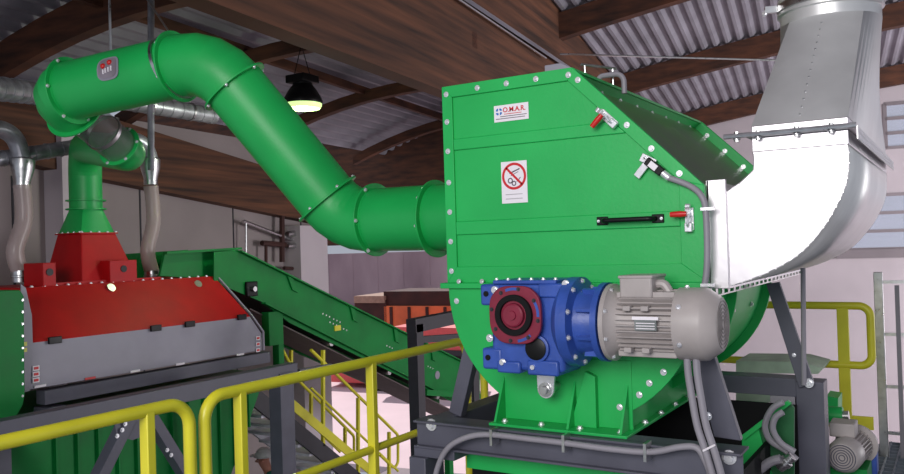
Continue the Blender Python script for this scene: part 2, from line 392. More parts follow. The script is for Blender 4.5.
# ================================================================== PENDANT LAMP
lc = ay(303, 104, 7.0)   # bottom rim
lp = thing('pendant_lamp', 'lit industrial bell lamp hanging from the timber roof', 'lamp', lc)
R0 = 19.5*(lc-EYE).length/FOC*.98
MB().lathe(lc, (0,0,1), [(.0, R0*.97), (.03, R0), (.07, R0*.95), (.17, R0*.72), (.24, R0*.5), (.27, R0*.5)]).build('shade', BLACK, lp)
MB().box(lc+V((-.15,-.15,.26)), lc+V((.15,.15,.36))).build('ballast_box', BLACK, lp, .01)
MB().lathe(lc-V((0,0,.06)), (0,0,1), [(0, R0*.86), (.03, R0*.94), (.06, R0*.95)]).build('diffuser', LAMPG, lp, label='glowing greenish diffuser')
for s in (-1, 1):
    MB().tube([lc+V((.07*s, -.07*s, .36)), lc+V((0, 0, .75))], .006, 6).build('chain', BLACK, lp)
MB().tube([lc+V((0,0,.75)), V((lc.x, lc.y, 8.6))], .008, 6).build('cable', BLACK, lp)
ld = bpy.data.lights.new('pendant_bulb', 'POINT'); ld.energy = 45; ld.color = (.85, 1, .75); ld.shadow_soft_size = .12
lo_ = bpy.data.objects.new('pendant_bulb', ld); COL.objects.link(lo_); lo_.location = lc-V((0,0,.25))

# ================================================================== PLATFORMS AND RAILS
ZP = 3.85
struct(MB().box((-2, -2.2, ZP-.12), (2.6, 2.5, ZP)), 'platform', GRATE)
gr = thing('grating_platform', 'grey steel grating walkway at the far right by the wall', 'walkway', V((6.5, 0, ZP)))
x0, x1, y0, y1 = 5.0, 7.35, -1.2, .60
gm = MB()
for i in range(26): yy = y0+(y1-y0)*i/25; gm.box((x0, yy-.006, ZP-.04), (x1, yy+.006, ZP))
for i in range(24): xx = x0+(x1-x0)*i/23; gm.box((xx-.006, y0, ZP-.035), (xx+.006, y1, ZP-.005))
gm.build('grating', GRATE, gr)
MB().box((x0, y0, ZP-.06), (x1, y1, ZP-.045)).build('tray', GRATE, gr)
for yy in (y0, y1): MB().box((x0, yy-.03, ZP-.2), (x1, yy+.03, ZP-.03)).build('edge_beam', DARK, gr)
for xx, yy in ((x0, y0), (x1, y0), (x0, y1), (x1, y1)): MB().box((xx-.05, yy-.05, 0), (xx+.05, yy+.05, ZP-.2)).build('column', DARK, gr)

RR = .0235
def post(parent, x, y, z1, w_=.06, z0=ZP):
    MB().box((x-w_*.35, y-w_/2, z0), (x+w_*.35, y+w_/2, z1)).build('post', YEL, parent, .004)
g1 = thing('guard_rail', 'yellow tubular guard rail section nearest the camera at lower left', 'railing', V((1.4, 2.46, ZP)), 'yellow guard rails beside the red machine')
ZR, YR = 4.955, 2.46
xe = ay(189, 410, YR).x; xs = ay(204, 400, YR).x
MB().tube(fillet([(-.8, YR, ZR), (xe, YR, ZR), (xe, YR, ZP)], .09), RR, 16).build('top_rail', YEL, g1)
MB().tube([(-.8, YR, 4.53), (xe, YR, 4.53)], RR*.8, 14).build('middle_rail', YEL, g1)
for px in (147,):
    x = ay(px, 415, YR).x; MB().bar((x, YR, ZP), (x, YR, ZR), .045, .035, (1,0,0)).build('post', YEL, g1, .004)
MB().bar((.2, YR, ZP), (.2, YR, ZR), .045, .035, (1,0,0)).build('post', YEL, g1, .004)
MB().box((-.8, YR-.005, ZP), (xe+.02, YR+.005, ZP+.12)).build('toe_board', YEL, g1)
g2 = thing('guard_rail', 'long yellow guard rail section passing in front of the conveyor and stairs', 'railing', V((3., 2.46, ZP)), 'yellow guard rails beside the red machine')
xe2 = ay(466, 345, YR).x
MB().tube(fillet([(xs, YR, ZP), (xs, YR, ZR), (xe2, YR, ZR), (xe2, YR, ZP)], .09), RR, 16).build('top_rail', YEL, g2)
MB().tube([(ay(150, 520, YR).x, YR, 4.53), (ay(424, 431, YR).x, YR, 4.53)], RR*.8, 14).build('middle_rail', YEL, g2)
for px in (240, 372):
    x = ay(px, 400, YR).x; MB().bar((x, YR, ZP), (x, YR, ZR), .045, .035, (1,0,0)).build('post', YEL, g2, .004)
MB().box((xs-.02, YR-.005, ZP), (xe2, YR+.005, ZP+.12)).build('toe_board', YEL, g2)
struct(MB().box((2.6, 2.41, ZP-.15), (4.8, 2.55, ZP)), 'platform_edge', DARK)
g3 = thing('guard_rail', 'short yellow guard rail post pair half hidden behind the green drum', 'railing', V((4.3, 2.46, ZP)), 'yellow guard rails beside the red machine')
xs3 = ay(483, 345, YR).x
MB().tube(fillet([(xs3, YR, ZP), (xs3, YR, ZR), (xs3+.9, YR, ZR), (xs3+.9, YR, ZP)], .09), RR, 16).build('top_rail', YEL, g3)
MB().tube([(xs3, YR, 4.53), (xs3+.9, YR, 4.53)], RR*.8, 14).build('middle_rail', YEL, g3)
# right rail
XR = 6.
g4 = thing('guard_rail', 'yellow guard rail with rounded corner standing on the right walkway by the wall', 'railing', V((XR, .6, ZP)))
pa = [ax_(700, 305, XR), ax_(870, 306, XR), ax_(870, 366, XR), ax_(700, 360, XR)]
zt_, zb_ = pa[1].z, pa[2].z; ye = pa[1].y
MB().tube(fillet([(XR, 1.7, zt_), (XR, ye, zt_), (XR, ye, zb_), (XR, 1.7, zb_)], .07), .026, 14).build('rail_loop', YEL, g4)
yp = ax_(845, 380, XR).y
MB().box((XR-.02, yp-.035, ZP), (XR+.02, yp+.035, zt_)).build('post', YEL, g4, .004)
MB().box((XR-.02, 1.6, ZP), (XR+.02, 1.67, zt_)).build('post', YEL, g4, .004)
ta, tb = ax_(820, 413, XR+.03), ax_(874, 430, XR+.03)
MB().box((XR+.02, 1.7, tb.z), (XR+.035, tb.y, ta.z)).build('toe_board', YEL, g4)
# galvanised ladder frame at far right
lg = thing('galvanised_ladder', 'pale galvanised ladder frame in front of the right wall', 'ladder', ax_(890, 440, 6.9))
a0 = ax_(878, 272, 6.9); a1 = ax_(896, 284, 6.9)
MB().box((6.87, a0.y-.03, ZP-.03), (6.93, a0.y+.03, a0.z)).build('stile', ZINC, lg, .004)
MB().box((6.87, a0.y-.40, ZP-.03), (6.93, a0.y-.36, a0.z-.08)).build('stile', ZINC, lg, .004)
MB().box((6.88, a1.y-.02, ZP-.03), (6.92, a1.y+.01, a0.z-.1)).build('stile', CONDUIT, lg)
for y in (282, 334, 386, 432):
    z = ax_(880, y, 6.9).z; MB().box((6.89, a0.y-.4, z-.012), (6.91, a0.y, z+.012)).build('rung', ZINC, lg)

# ================================================================== FEEDER HOUSING (big green machine)
YL, YRt, Z0, Z1, YA, ZS, X0, X1 = 2.085, .865, 5.328, 6.262, 1.413, 5.714, 3.30, 5.40
H = thing('separator_housing', 'large bright green sheet steel separator housing with slanted hatch above its drum', 'machine', V((4.2, 1.5, 4.70)))
pent = [(YL, Z0), (YL, Z1), (YA, Z1), (YRt, ZS), (YRt, Z0)]
MB().prism([(X0+.012, y, z) for y, z in pent], (.02, 0, 0)).build('front_panel', GREEN, H, .003)
# raised border and stiffening strips, leaving three recessed fields
bd = .055
inn = [(YL-bd, Z0+.075), (YL-bd, Z1-bd), (YA+bd*.42, Z1-bd), (YRt+.10, ZS+.045-.02), (YRt+.10, Z0+.075)]
mm = MB()
for i in range(5):
    a, b, c, d = pent[i], pent[(i+1)%5], inn[(i+1)%5], inn[i]
    mm.prism([(X0, p[0], p[1]) for p in (a, b, c, d)], (.014, 0, 0))
mm.build('border', GREEN, H, .002)
def zpx(px, py): return ax_(px, py, X0).z
for (za, zb) in ((zpx(458, 235), zpx(458, 221.5)), (zpx(458, 150), zpx(458, 138.5))):
    def yl(z): return max(YRt+.10, (YA+bd*.42) - ((Z1-bd)-z)) if z > ZS-.02 else YRt+.10
    mm = MB().prism([(X0+.002, YL-bd, za), (X0+.002, YL-bd, zb), (X0+.002, yl(zb), zb), (X0+.002, yl(za), za)], (.012, 0, 0))
    mm.build('stiffener', GREEN, H, .004)
bodyp = [(YL-.03, Z0), (YL-.03, Z1-.02), (1.490, Z1-.02), (.89, 5.64), (.89, Z0)]
MB().prism([(X0+.03, y, z) for y, z in bodyp], (X1-X0-.03, 0, 0)).build('body', GREEN, H, .004)
# slanted hatch cover, a duller mottled green, lies just on the slope, ridge and rear flanges stand above it
nrm = V((0, -.7071, .7071))
def sl(x, s, lift): # s: distance down the slope
    return V((x, 1.490, Z1-.02)) + V((0, -.7071, -.7071))*s + nrm*lift
L_ = .83
MB().prism([sl(X0+.05, .02, .0), sl(X1-.03, .02, .0), sl(X1-.03, L_, .0), sl(X0+.05, L_, .0)], nrm*.012).build('slanted_cover', GREEN_R, H, .003, label='dull green slanted cover')
MB().prism([(X0+.032, YA, Z1), (X0+.032, YA+.012, Z1+.004), (X0+.032, YA+.075, Z1-.06), (X0+.032, YA+.063, Z1-.07)], (X1-X0-.062, 0, 0)).build('ridge_flange', GREEN, H)
MB().box((X0+.02, YL, Z1-.012), (X1, YA-.0, Z1)).build('top_plate', GREEN, H, .002)
MB().prism([(X1-.03, y, z) for y, z in [(YL, Z0), (YL, Z1), (YA, Z1), (YRt, ZS), (YRt, Z0)]], (.03, 0, 0)).build('rear_flange', GREEN, H, .003)
for i in range(8):
    s = .18+i*.25
    bolt(H, V((X0+s, YA+.04, Z1-.048)), (0, -.7, -.7), .012)
for i in range(5):
    t = .12+i*.2; p = V((X1-.03, YA-(YA-YRt)*t+.03, Z1-(Z1-ZS)*t-.03)); bolt(H, p, (-1, 0, 0), .012)
# front flange bolts (from the photograph: left edge, top edge, slope)
for z in (1.0, .84, .68, .51, .35, .19, .03):
    bolt(H, V((X0, YL-.026, Z0+.03+(Z1-Z0-.06)*min(z, .99))), (-1, 0, 0), .0105)
for (px, py) in ((477.5, 88), (506.5, 83.5), (536, 79), (568.5, 75), (578, 80), (601.5, 112), (627, 125), (651.5, 148.5), (679.5, 173.5)):
    p = ax_(px, py, X0); bolt(H, p, (-1, 0, 0), .0105)
# sticker with maker's lettering
def sticker(y0, y1, z0, z1, name, lab):
    return MB().box((X0+.008, y0, z0), (X0+.0125-.002, y1, z1)).build(name, WHITE, H, label=lab)
a, b = ax_(493, 106.5, X0), ax_(528, 122, X0)
yc, zc = (a.y+b.y)/2, (a.z+ax_(528, 104, X0).z)/2
za, zb = ax_(510, 120.5, X0).z, ax_(510, 103.8, X0).z
s1 = sticker(a.y, b.y, za, zb, 'maker_sticker', 'white sticker with red O.M.A.R. lettering and blue emblem')
text('O.M.A.R.', (X0+.0075, (a.y+b.y)/2-.016, za+(zb-za)*.68), .031, (0,-1,0), (0,0,1), INKR, s1, bold=.0006)
text('IMPIANTI', (X0+.0075, (a.y+b.y)/2-.012, za+(zb-za)*.16), .010, (0,-1,0), (0,0,1), INKK, s1) if False else None
for q, (f0, f1) in enumerate(((.40, .80), (.28, .95), (.15, .9))):
    zz = za+(zb-za)*(.42-.13*q)
    MB().box((X0+.0072, a.y-(a.y-b.y)*(f0-.1), zz), (X0+.0082, a.y-(a.y-b.y)*f1, zz+.003)).build('print_line', INKR if q == 0 else INKK, s1)
cc = V((X0+.0078, a.y-.026, za+(zb-za)*.62))
em = MB()
for k_ in range(4):
    t0 = k_*math.pi/2+.3; pts = []
    for j in range(6): t = t0+j*.2; pts.append(cc+V((0, math.cos(t), math.sin(t)))*.017)
    for j in range(5, -1, -1): t = t0-.25+j*.2; pts.append(cc+V((0, math.cos(t), math.sin(t)))*.008)
    em.prism(pts, (-.0008, 0, 0))
em.build('emblem', INKB, s1)
# prohibition sticker
a, b = ax_(500, 161.5, X0), ax_(527, 201, X0)
za, zb = ax_(513, 203, X0).z, ax_(513, 161, X0).z
s2 = sticker(a.y, b.y, za, zb, 'warning_sticker', 'white prohibition sticker with red circle and slash')
ctr = V((X0+.0078, (a.y+b.y)/2, zb-.068)); W2 = abs(a.y-b.y)/2
MB().ring(ctr, (1,0,0), W2*.76, W2*.94, .001).build('red_circle', INKR, s2)
MB().bar(ctr+V((0, W2*.6, W2*.6)), ctr-V((0, W2*.6, W2*.6)), .001, W2*.16, (0, .7, -.7)).build('slash', INKR, s2)
ic = MB(); ic.bar(ctr+V((.0004, W2*.35, W2*.2)), ctr+V((.0004, -W2*.45, W2*.5)), .001, .006, (0,0,1))
ic.bar(ctr+V((.0004, W2*.25, W2*.05)), ctr+V((.0004, -W2*.35, W2*.3)), .001, .003, (0,0,1))
ic.bar(ctr+V((.0004, -W2*.2, -W2*.4)), ctr+V((.0004, -W2*.5, -W2*.1)), .001, .004, (0,0,1))
ic.ring(ctr+V((.0004, W2*.3, -W2*.3)), (1,0,0), W2*.12, W2*.2, .001, 20); ic.ring(ctr+V((.0004, W2*.02, -W2*.5)), (1,0,0), W2*.1, W2*.18, .001, 20)
ic.build('pictogram', INKK, s2)
for q in range(2):
    zz = za+.018+q*.02; MB().box((X0+.0072, a.y-.02, zz), (X0+.0082, b.y+.025, zz+.004)).build('print_line', mat('faint_print_%d' % q, (190, 185, 190), .5), s2)
# black pull handle
h0, h1 = ax_(600, 221, X0), ax_(661, 218.5, X0)
zh = (h0.z+h1.z)/2
hd = MB().tube(fillet([(X0, h0.y-.02, zh), (X0-.045, h0.y-.03, zh), (X0-.045, h1.y+.03, zh), (X0, h1.y+.02, zh)], .02), .0105, 12)
hnd = hd.build('pull_handle', BLACK, H, label='black bow pull handle')
for yy in (h0.y-.012, h1.y+.012): MB().box((X0-.008, yy-.025, zh-.018), (X0+.012, yy+.025, zh+.018)).build('mount_plate', BLACK, hnd, .003)
for yy in (h0.y+.004, h0.y-.028, h1.y+.028, h1.y-.004):
    bolt(hnd, V((X0-.008, yy, zh)), (-1,0,0), .005)
# toggle latches
def latch(c, dirv):
    """c centre, dirv: direction (in the front plane) of the latch's long axis"""
    d = V(dirv).normalized(); n = V((-1, 0, 0)); s_ = d.cross(n).normalized()
    lt = MB(); lt.bar(c-d*.045+n*.006, c+d*.045+n*.006, .035, .010, n)
    L1 = lt.build('toggle_latch', CHROME, H, .002, label='chromed toggle latch with red grip')
    q = MB(); q.bar(c-d*.05+n*.02, c-d*.01+n*.03, .016, .022, n); q.bar(c+d*.015+n*.02, c+d*.052+n*.02, .03, .025, n); q.build('hook', CHROME, L1, .003)
    q = MB().cyl(c-d*.05+n*.035-s_*.012, c-d*.05+n*.035+s_*.006, .011, n=14); q.build('pivot', CHROME, L1)
    e = c-d*.02+n*.045
    MB().tube([e, e+s_*.025, e+s_*.065], [.010, .013, .011], 12).build('red_grip', REDP, L1)
    MB().tube([e-s_*.01, e+d*.04, e+d*.055-n*.02], .005, 8).build('rod', CHROME, L1)
cL = ax_(609, 119, X0); latch(cL, (0, -.7, -.7))
cL = ax_(690, 219, X0); latch(cL, (0, 0, -1))
# safety switch with steel plate and conduit
sc_ = ax_(655, 166, X0)
d = V((0, -.75, -.66)).normalized(); n = V((-1,0,0)); s_ = d.cross(n)
sw = MB().bar(sc_-d*.035+n*.02, sc_+d*.05+n*.02, .035, .03, n).build('safety_switch', BLACK, H, .004, label='black interlock switch on bright steel bracket')
MB().bar(sc_-d*.015+n*.037, sc_+d*.022+n*.037, .025, .004, n).build('switch_label', WHITE, sw)
mm = MB(); p = sc_-d*.055+s_*0; mm.bar(ax_(637, 177, X0)+n*.006, ax_(650, 160, X0)+n*.006, .03, .01, n); mm.bar(ax_(642, 157, X0)+n*.01, ax_(656, 164, X0)+n*.01, .035, .012, n)
mm.build('bracket', CHROME, sw, .002)
for q in (.25, -.3): MB().ring(sc_-d*.048+n*.022+s_*.02*q, n, .004, .009, .003, 16).build('screw', CHROME, sw)
MB().cyl(sc_+d*.05+n*.02, sc_+d*.085+n*.02, .015, n=14).build('gland', CHROME, sw)
cpts = [sc_+d*.08+n*.02, ax_(690, 186, X0-.02), ax_(702, 197, X0-.03), ax_(706, 215, X0-.03), ax_(707, 262, X0-.03), ax_(703, 290, X0-.03), ax_(694, 300, X0-.02)]
def smooth(pts, k=6):
    out = []; P = [V(p) for p in pts]
    for i in range(len(P)-1):
        a, b, c, e = P[max(i-1,0)], P[i], P[i+1], P[min(i+2, len(P)-1)]
        for j in range(k):
            t = j/k; out.append(.5*((2*b)+(c-a)*t+(2*a-5*b+4*c-e)*t*t+(3*b-a-3*c+e)*t**3))
    out.append(P[-1]); return out
MB().tube(smooth(cpts), .0125, 12).build('switch_conduit', CONDUIT, sw)
for py in (209, 285): 
    c = ax_(706, py, X0-.03); MB().box(c-V((.016, .03, .006)), c+V((.016, .018, .006))).build('clamp', CHROME, sw)
# lifting lug plate & hose behind the ridge
a = az(539, 70, Z1); 
lg_ = MB().prism([(3.42, 1.60, Z1), (3.42, 1.60, Z1+.055), (3.42, 1.52, Z1+.055), (3.42, 1.42, Z1)], (.012, 0, 0)).build('lifting_lug', HOOD, H, .003, label='pale grey lug plate on roof')
mm = MB().tube(fillet([(3.80, 1.49, Z1), (3.80, 1.49, Z1+.05), (3.80, 1.36, Z1+.05), (3.80, 1.36, Z1-.05)], .045), .013, 10); mm.build('roof_handle', CONDUIT, H)
MB().tube([(3.66, 1.52, Z1+.09), (3.86, 1.42, Z1+.09)], .006, 6).build('roof_rod', ZINC, H)
for xx, yy in ((3.68, 1.51), (3.84, 1.43)): MB().tube([(xx, yy, Z1), (xx, yy, Z1+.09)], .004, 6).build('roof_rod', ZINC, H)

# drum (lower half), ledge, base
MB().box((X0-.02, YL+.03, 5.302), (X1, YRt-.0, Z0)).build('ledge', GREEN, H, .003)
cyD, czD, rD = 1.485, 5.31, .595
arc = lambda r, x, a0=180, a1=360, n=36: [V((x, cyD+r*math.cos(math.radians(a0+(a1-a0)*i/n)), czD+r*math.sin(math.radians(a0+(a1-a0)*i/n)))) for i in range(n+1)]
MB().prism(arc(rD, X0), (.016, 0, 0)).build('end_plate', GREEN, H, .002)
MB().prism(arc(rD-.045, X0+.016), (1.42, 0, 0)).build('drum', GREEN, H)
MB().prism(arc(rD, X0+.62), (.02, 0, 0)).build('drum_flange', GREEN, H, .002)
MB().prism(arc(rD, X0+1.42), (.02, 0, 0)).build('drum_flange', GREEN, H, .002)
MB().box((X0-.004, 1.80, 4.712), (X0+.012, 1.19, 5.0)).build('front_skirt', GREEN, H, .002)
MB().prism([(X0+.012, 1.78, 4.712), (X0+.012, 1.78, 5.0), (X0+.012, 1.21, 5.0), (X0+.012, 1.21, 4.712)], (1.4, 0, 0)).build('pedestal', GREEN, H)
MB().box((X0-.12, 1.815, 4.70), (X0+1.5, 1.175, 4.712)).build('foot_flange', GREEN, H, .002)
for yy in (1.79, 1.44, 1.205):
    MB().prism([(X0-.004, yy, 4.712), (X0-.10, yy, 4.712), (X0-.004, yy, 4.90)], (0, .010, 0)).build('gusset', GREEN, H)
# front gusset box in the middle like a folded rib
MB().prism([(X0-.004, 1.46, 4.712), (X0-.004, 1.34, 4.712), (X0-.004, 1.34, 4.93), (X0-.004, 1.385, 4.95)], (-.03, 0, 0)).build('gusset', GREEN, H, .002)
for i in range(4):
    p = V((X0-.07, 1.76-.18*i, 4.712)); bolt(H, p, (0,0,1), .012); bolt(H, p-V((0,0,.03)), (0,0,-1), .010)
for i in range(6): bolt(H, V((X0+.15+.22*i, 1.19, 4.712)), (0,0,1), .012)
for a_ in (187, 203, 219, 234, 353):
    bolt(H, V((X0, cyD+(rD-.04)*math.cos(math.radians(a_)), czD+(rD-.04)*math.sin(math.radians(a_)))), (-1,0,0), .011)
for a_ in (222, 236, 252, 262): pass
for (px, py) in ((620, 407), (649.5, 383)): bolt(H, ax_(px, py, X0-.002), (-1,0,0), .011)
for q in (.3, .8, 1.2): bolt(H, V((X0+q, cyD-(rD-.045)*.96, czD-.16)), (0,-1,-.2), .011)
MB().box((X0-.03, YRt+.14, 5.27), (X0, YRt+.02, 5.285)).build('tab', GREEN, H)
for px in (459, 482): 
    p = ax_(px, 281.5, X0-.02); bolt(H, p, (-1,0,.3), .009)

# ================================================================== GEARBOX
GBX = thing('gearbox', 'blue gearbox with crimson flange on front of the green drum', 'gearbox', V((3.14, 1.58, 5.14)))
xa, xb = 3.02, 3.27
yl_, yr_ = ax_(491, 330, 3.03).y, ax_(563, 330, 3.03).y
zt_, zb_ = ax_(520, 283, 3.03).z, ax_(520, 371, 3.03).z
MB().box((xa+.01, yl_, zb_), (xb, yr_, zt_)).build('casing', BLUE, GBX, .018, seg=3)
for zz in (zt_-.045, zb_+.05):
    MB().box((xa+.005, yl_+.045, zz-.05), (xa+.14, yl_-.05, zz+.04)).build('corner_lug', BLUE, GBX, .01)
    MB().cyl((xa+.0, yl_+.015, zz), (xa+.01, yl_+.015, zz), .012, n=12).build('lug_hole', BLACK, GBX)
MB().box((xa-.005, yr_+.16, zb_-.012), (xb-.02, yr_+.02, zb_+.05)).build('lower_lug', BLUE, GBX, .008)
MB().box((xa-.005, yl_-.03, zb_-.01), (xb-.02, yl_-.14, zb_+.04)).build('lower_lug', BLUE, GBX, .008)
MB().box((xa-.002, yr_+.10, zt_-.06), (xa+.2, yr_-.02, zt_-.002)).build('upper_lug', BLUE, GBX, .008)
MB().box((xa+.0, yl_-.02, zt_-.004), (xb-.02, yr_+.02, zt_+.012)).build('top_cover', BLUE, GBX, .004)
for i in range(6): bolt(GBX, V((xa+.02, yl_-.03-(yl_-yr_-.06)*i/5, zt_+.012)), (0,0,1), .008)
# input stage: stepped round neck toward the motor
MZ, MX = 5.178, 3.10
ynk = ax_(611, 322, MX).y
MZ = ax_(640, 322.5, MX).z
MB().lathe((MX, yr_+.03, MZ), (0,-1,0), [(0, .12), (.03, .165), (.045, .18), (.088, .18), (.092, .15), (.096, .132), (.15, .125), (.17, .115), (yr_+.03-ynk-.03, .115), (yr_+.03-ynk-.028, .157), (yr_+.03-ynk-.004, .157)], 40).build('input_neck', BLUE, GBX, ang=28)
for i in range(10):
    t = 2*math.pi*(i+.5)/10; bolt(GBX, V((MX+.163*math.cos(t), yr_-.058, MZ+.163*math.sin(t))), (0,-1,0), .010)
for i in range(8):
    t = 2*math.pi*(i+.5)/8
    c = V((MX+.13*math.cos(t), yr_-.085, MZ+.13*math.sin(t))); MB().bar(c, V((c.x, ynk+.03, c.z)), .012, .03, (math.cos(t), 0, math.sin(t))).build('web', BLUE, GBX)
# output flange
fc = ax_(514.5, 315, xa-.034); fc.x = xa
MB().lathe(fc, (-1,0,0), [(-.02, .115), (.012, .115), (.016, .11)], 36).build('flange_seat', BLUE, GBX)
# lobed crimson flange
lob = []
for i in range(72):
    t = 2*math.pi*i/72; r = .126 + .007*math.cos(4*(t-.78)) ; r = min(r, .131); lob.append(fc+V((-.016, r*math.cos(t), r*math.sin(t))))
fl = MB().prism(lob, (-.018, 0, 0)).build('output_flange', REDD, GBX, .003, label='crimson lobed output flange')
for i in range(8):
    t = 2*math.pi*i/8+.2; bolt(fl, fc+V((-.034, .108*math.cos(t), .108*math.sin(t))), (-1,0,0), .007, DARKER)
for i in range(4):
    t0 = math.pi/4+math.pi/2*i-.33; sp = [fc+V((-.0345, .106*math.cos(t0+.11*k_), .106*math.sin(t0+.11*k_))) for k_ in range(5)]
    t0 = math.pi/2*i+.78-.3
for t0 in (1.2, 2.6, 4.0):
    pts = [fc+V((-.0342, .101*math.cos(t0+.12*k_), .101*math.sin(t0+.12*k_))) for k_ in range(6)]+[fc+V((-.0342, .113*math.cos(t0+.12*k_), .113*math.sin(t0+.12*k_))) for k_ in range(5, -1, -1)]
    MB().prism(pts, (-.001, 0, 0)).build('slot', BLUE, fl)
MB().ring(fc+V((-.042, 0, 0)), (1,0,0), .060, .084, .02).build('oil_seal', VOID, GBX, .002, label='black ring seal')
MB().lathe(fc+V((-.034, 0, 0)), (-1,0,0), [(0, .062), (.004, .060), (.004, .050), (.02, .048), (.024, .042), (.024, .02), (.03, .018)], 32).build('shaft_hub', REDD, GBX)
bc = ax_(535, 349, xa-.015); bc.x = xa
MB().lathe(bc, (-1,0,0), [(-.01, .056), (.006, .056), (.008, .05)], 28).build('cap_seat', BLUE, GBX)
MB().lathe(bc, (-1,0,0), [(0, .046), (.013, .046), (.016, .04)], 28).build('black_cap', BLACK, GBX)
for (px, py) in ((490, 338), (533.5, 367), (567, 333), (566, 284), (503, 362.5), (495, 290)):
    bolt(GBX, ax_(px, py, xa), (-1,0,0), .013)
a = ax_(557.5, 321, xa+.008); MB().box((xa+.004, a.y+.02, a.z-.014), (xa+.011, a.y-.024, a.z+.014)).build('nameplate', WHITE, GBX)
# torque arm
tp = ax_(547, 389, 3.2); 
ta_ = MB(); top = ax_(547, 362, 3.2)
ta_.prism([top+V((0, .045, 0)), top+V((0, -.045, 0))]+[tp+V((0, -.038*math.cos(t), -.038*math.sin(t))) for t in [math.pi*i/12 for i in range(13)]], (-.016, 0, 0))
ta_.build('torque_arm', CHROME, GBX, .002, label='bright steel torque arm')
MB().lathe(tp+V((.1,0,0)), (-1,0,0), [(0, .02), (.115, .02), (.116, .031), (.122, .031), (.123, .018), (.14, .017)], 20).build('arm_bolt', ZINC, GBX)

# ================================================================== ELECTRIC MOTOR
EM = thing('electric_motor', 'large grey finned electric motor bolted to the blue gearbox', 'motor', V((MX, 1.0, MZ)), 'grey electric motors')
def ypx(px, x=MX): return ax_(px, 322, x).y
yA, yB, yC, yD = ynk-.004, ypx(684), ypx(706), ypx(722)
MB().lathe((MX, yA, MZ), (0,-1,0), [(0, .152), (.018, .152), (.024, .14), (.04, .125), (.08, .108), (yA-yB, .108)], 40).build('stator', MOTG, EM, ang=28)
fin = MB()
for i in range(36):
    t = 2*math.pi*i/36; o_ = V((math.cos(t), 0, math.sin(t)))
    c0 = V((MX, yA-.06, MZ))+o_*.117; c1 = V((MX, yB, MZ))+o_*.117; fin.bar(c0, c1, .0045, .026, o_)
fin.build('cooling_fins', MOTG, EM)
# cast blocks between the fins (top/bottom pads)
for sgn in (1, -1):
    MB().box((MX-.075, yA-.05, MZ+sgn*.112-.012), (MX+.075, yB+.01, MZ+sgn*.112+.012)).build('cast_pad', MOTG, EM, .004)
for zz in (.062, -.095):
    for yy in (.09, .16):
        MB().box((MX-.125, yA-yy, MZ+zz-.008), (MX-.09, yA-yy-.03, MZ+zz+.012)).build('lug', MOTG, EM, .003)
rC = .137
MB().lathe((MX, yB+.01, MZ), (0,-1,0), [(0, .125), (.0, rC), (yB+.01-yC, rC), (yB+.01-yC+.012, rC*.985), (yB+.01-yD, rC*.74), (yB+.013-yD, rC*.70)], 48).build('fan_cowl', MOTG, EM, ang=40)
gl = MB()
for i in range(6): gl.ring((MX, yD-.003, MZ), (0,1,0), .016+i*.014, .021+i*.014, .006, 32)
gl.build('fan_grille', mat('grille_grey', (128, 122, 120), .5), EM)
for i in range(6):
    t = math.pi/3*i+.5; bolt(EM, V((MX+rC*math.cos(t), yB-.015, MZ+rC*math.sin(t))), (math.cos(t), 0, math.sin(t)), .008)
for i in range(8):
    t = 2*math.pi*(i+.5)/8; bolt(EM, V((MX+.14*math.cos(t), yA-.02, MZ+.14*math.sin(t))), (0,-1,0), .009)
tb_ = [ypx(628), ypx(660)]
t0z = ax_(640, 297, MX).z; t1z = ax_(640, 276, MX).z
MB().box((MX-.075, tb_[0]+.002, t0z-.03), (MX+.075, tb_[1]-.002, t0z+.004)).build('box_foot', MOTG, EM, .004)
tbx = MB().box((MX-.085, tb_[0], t0z), (MX+.085, tb_[1], t1z)).build('terminal_box', MOTG, EM, .008)
MB().box((MX-.088, tb_[0]+.004, t1z-.006), (MX+.088, tb_[1]-.004, t1z+.006)).build('lid', MOTG, tbx, .004)
MB().tube(smooth([(MX-.02, tb_[1], t1z-.03), (MX-.02, tb_[1]-.03, t1z-.035), (MX-.02, tb_[1]-.06, t1z-.09)]), .018, 10).build('cable_gland', MOTG, tbx)
a = ax_(645, 326, MX-.14)
npl = MB().box((MX-.137, a.y+.042, a.z-.018), (MX-.132, a.y-.042, a.z+.022)).build('rating_plate', mat('etched_plate', (120, 125, 125), .4, .4), EM, label='small grey rating plate')
MB().box((MX-.139, a.y+.05, a.z+.022), (MX-.133, a.y-.05, a.z+.034)).build('plate_header', WHITE, npl)
for q in range(3): MB().box((MX-.1385, a.y+.036, a.z-.012+q*.01), (MX-.137, a.y-.036, a.z-.009+q*.01)).build('print_line', WHITE, npl)

# ================================================================== STEEL FRAME
FR = thing('support_frame', 'anthracite steel beams, posts and struts carrying the green drum', 'frame', V((3.8, 1.4, 0)))
yF0, yF1 = 2.19, .72
zF = 4.70; hF = .125; xF0, xF1 = 3.13, 3.27
def channel(y0, y1, x0, x1, z1, h, name='beam'):
    m_ = MB(); t = .010
    m_.box((x0+.03, y0, z1-h), (x0+.03+t, y1, z1)); m_.box((x0, y0, z1-t), (x1, y1, z1)); m_.box((x0, y0, z1-h), (x1, y1, z1-h+t))
    return m_.build(name, DARK, FR, .002)
channel(yF0, yF1, xF0, xF1, zF, hF)
channel(2.19, .60, 4.25, 4.40, 4.83-.11+.0, .12) if False else None
MB().box((xF0+.0, yF0, zF-hF-.04), (xF1, yF0-.22, zF-hF)).build('bearing_plate', DARK, FR, .003)
MB().box((xF0-.02, yF0+.015, 0), (xF1, yF0-.075, zF-hF-.04)).build('post', DARK, FR, .004)
MB().box((xF1-.06, .74, 0), (xF1+.06, .86, zF-hF)).build('post', DARK, FR, .004)
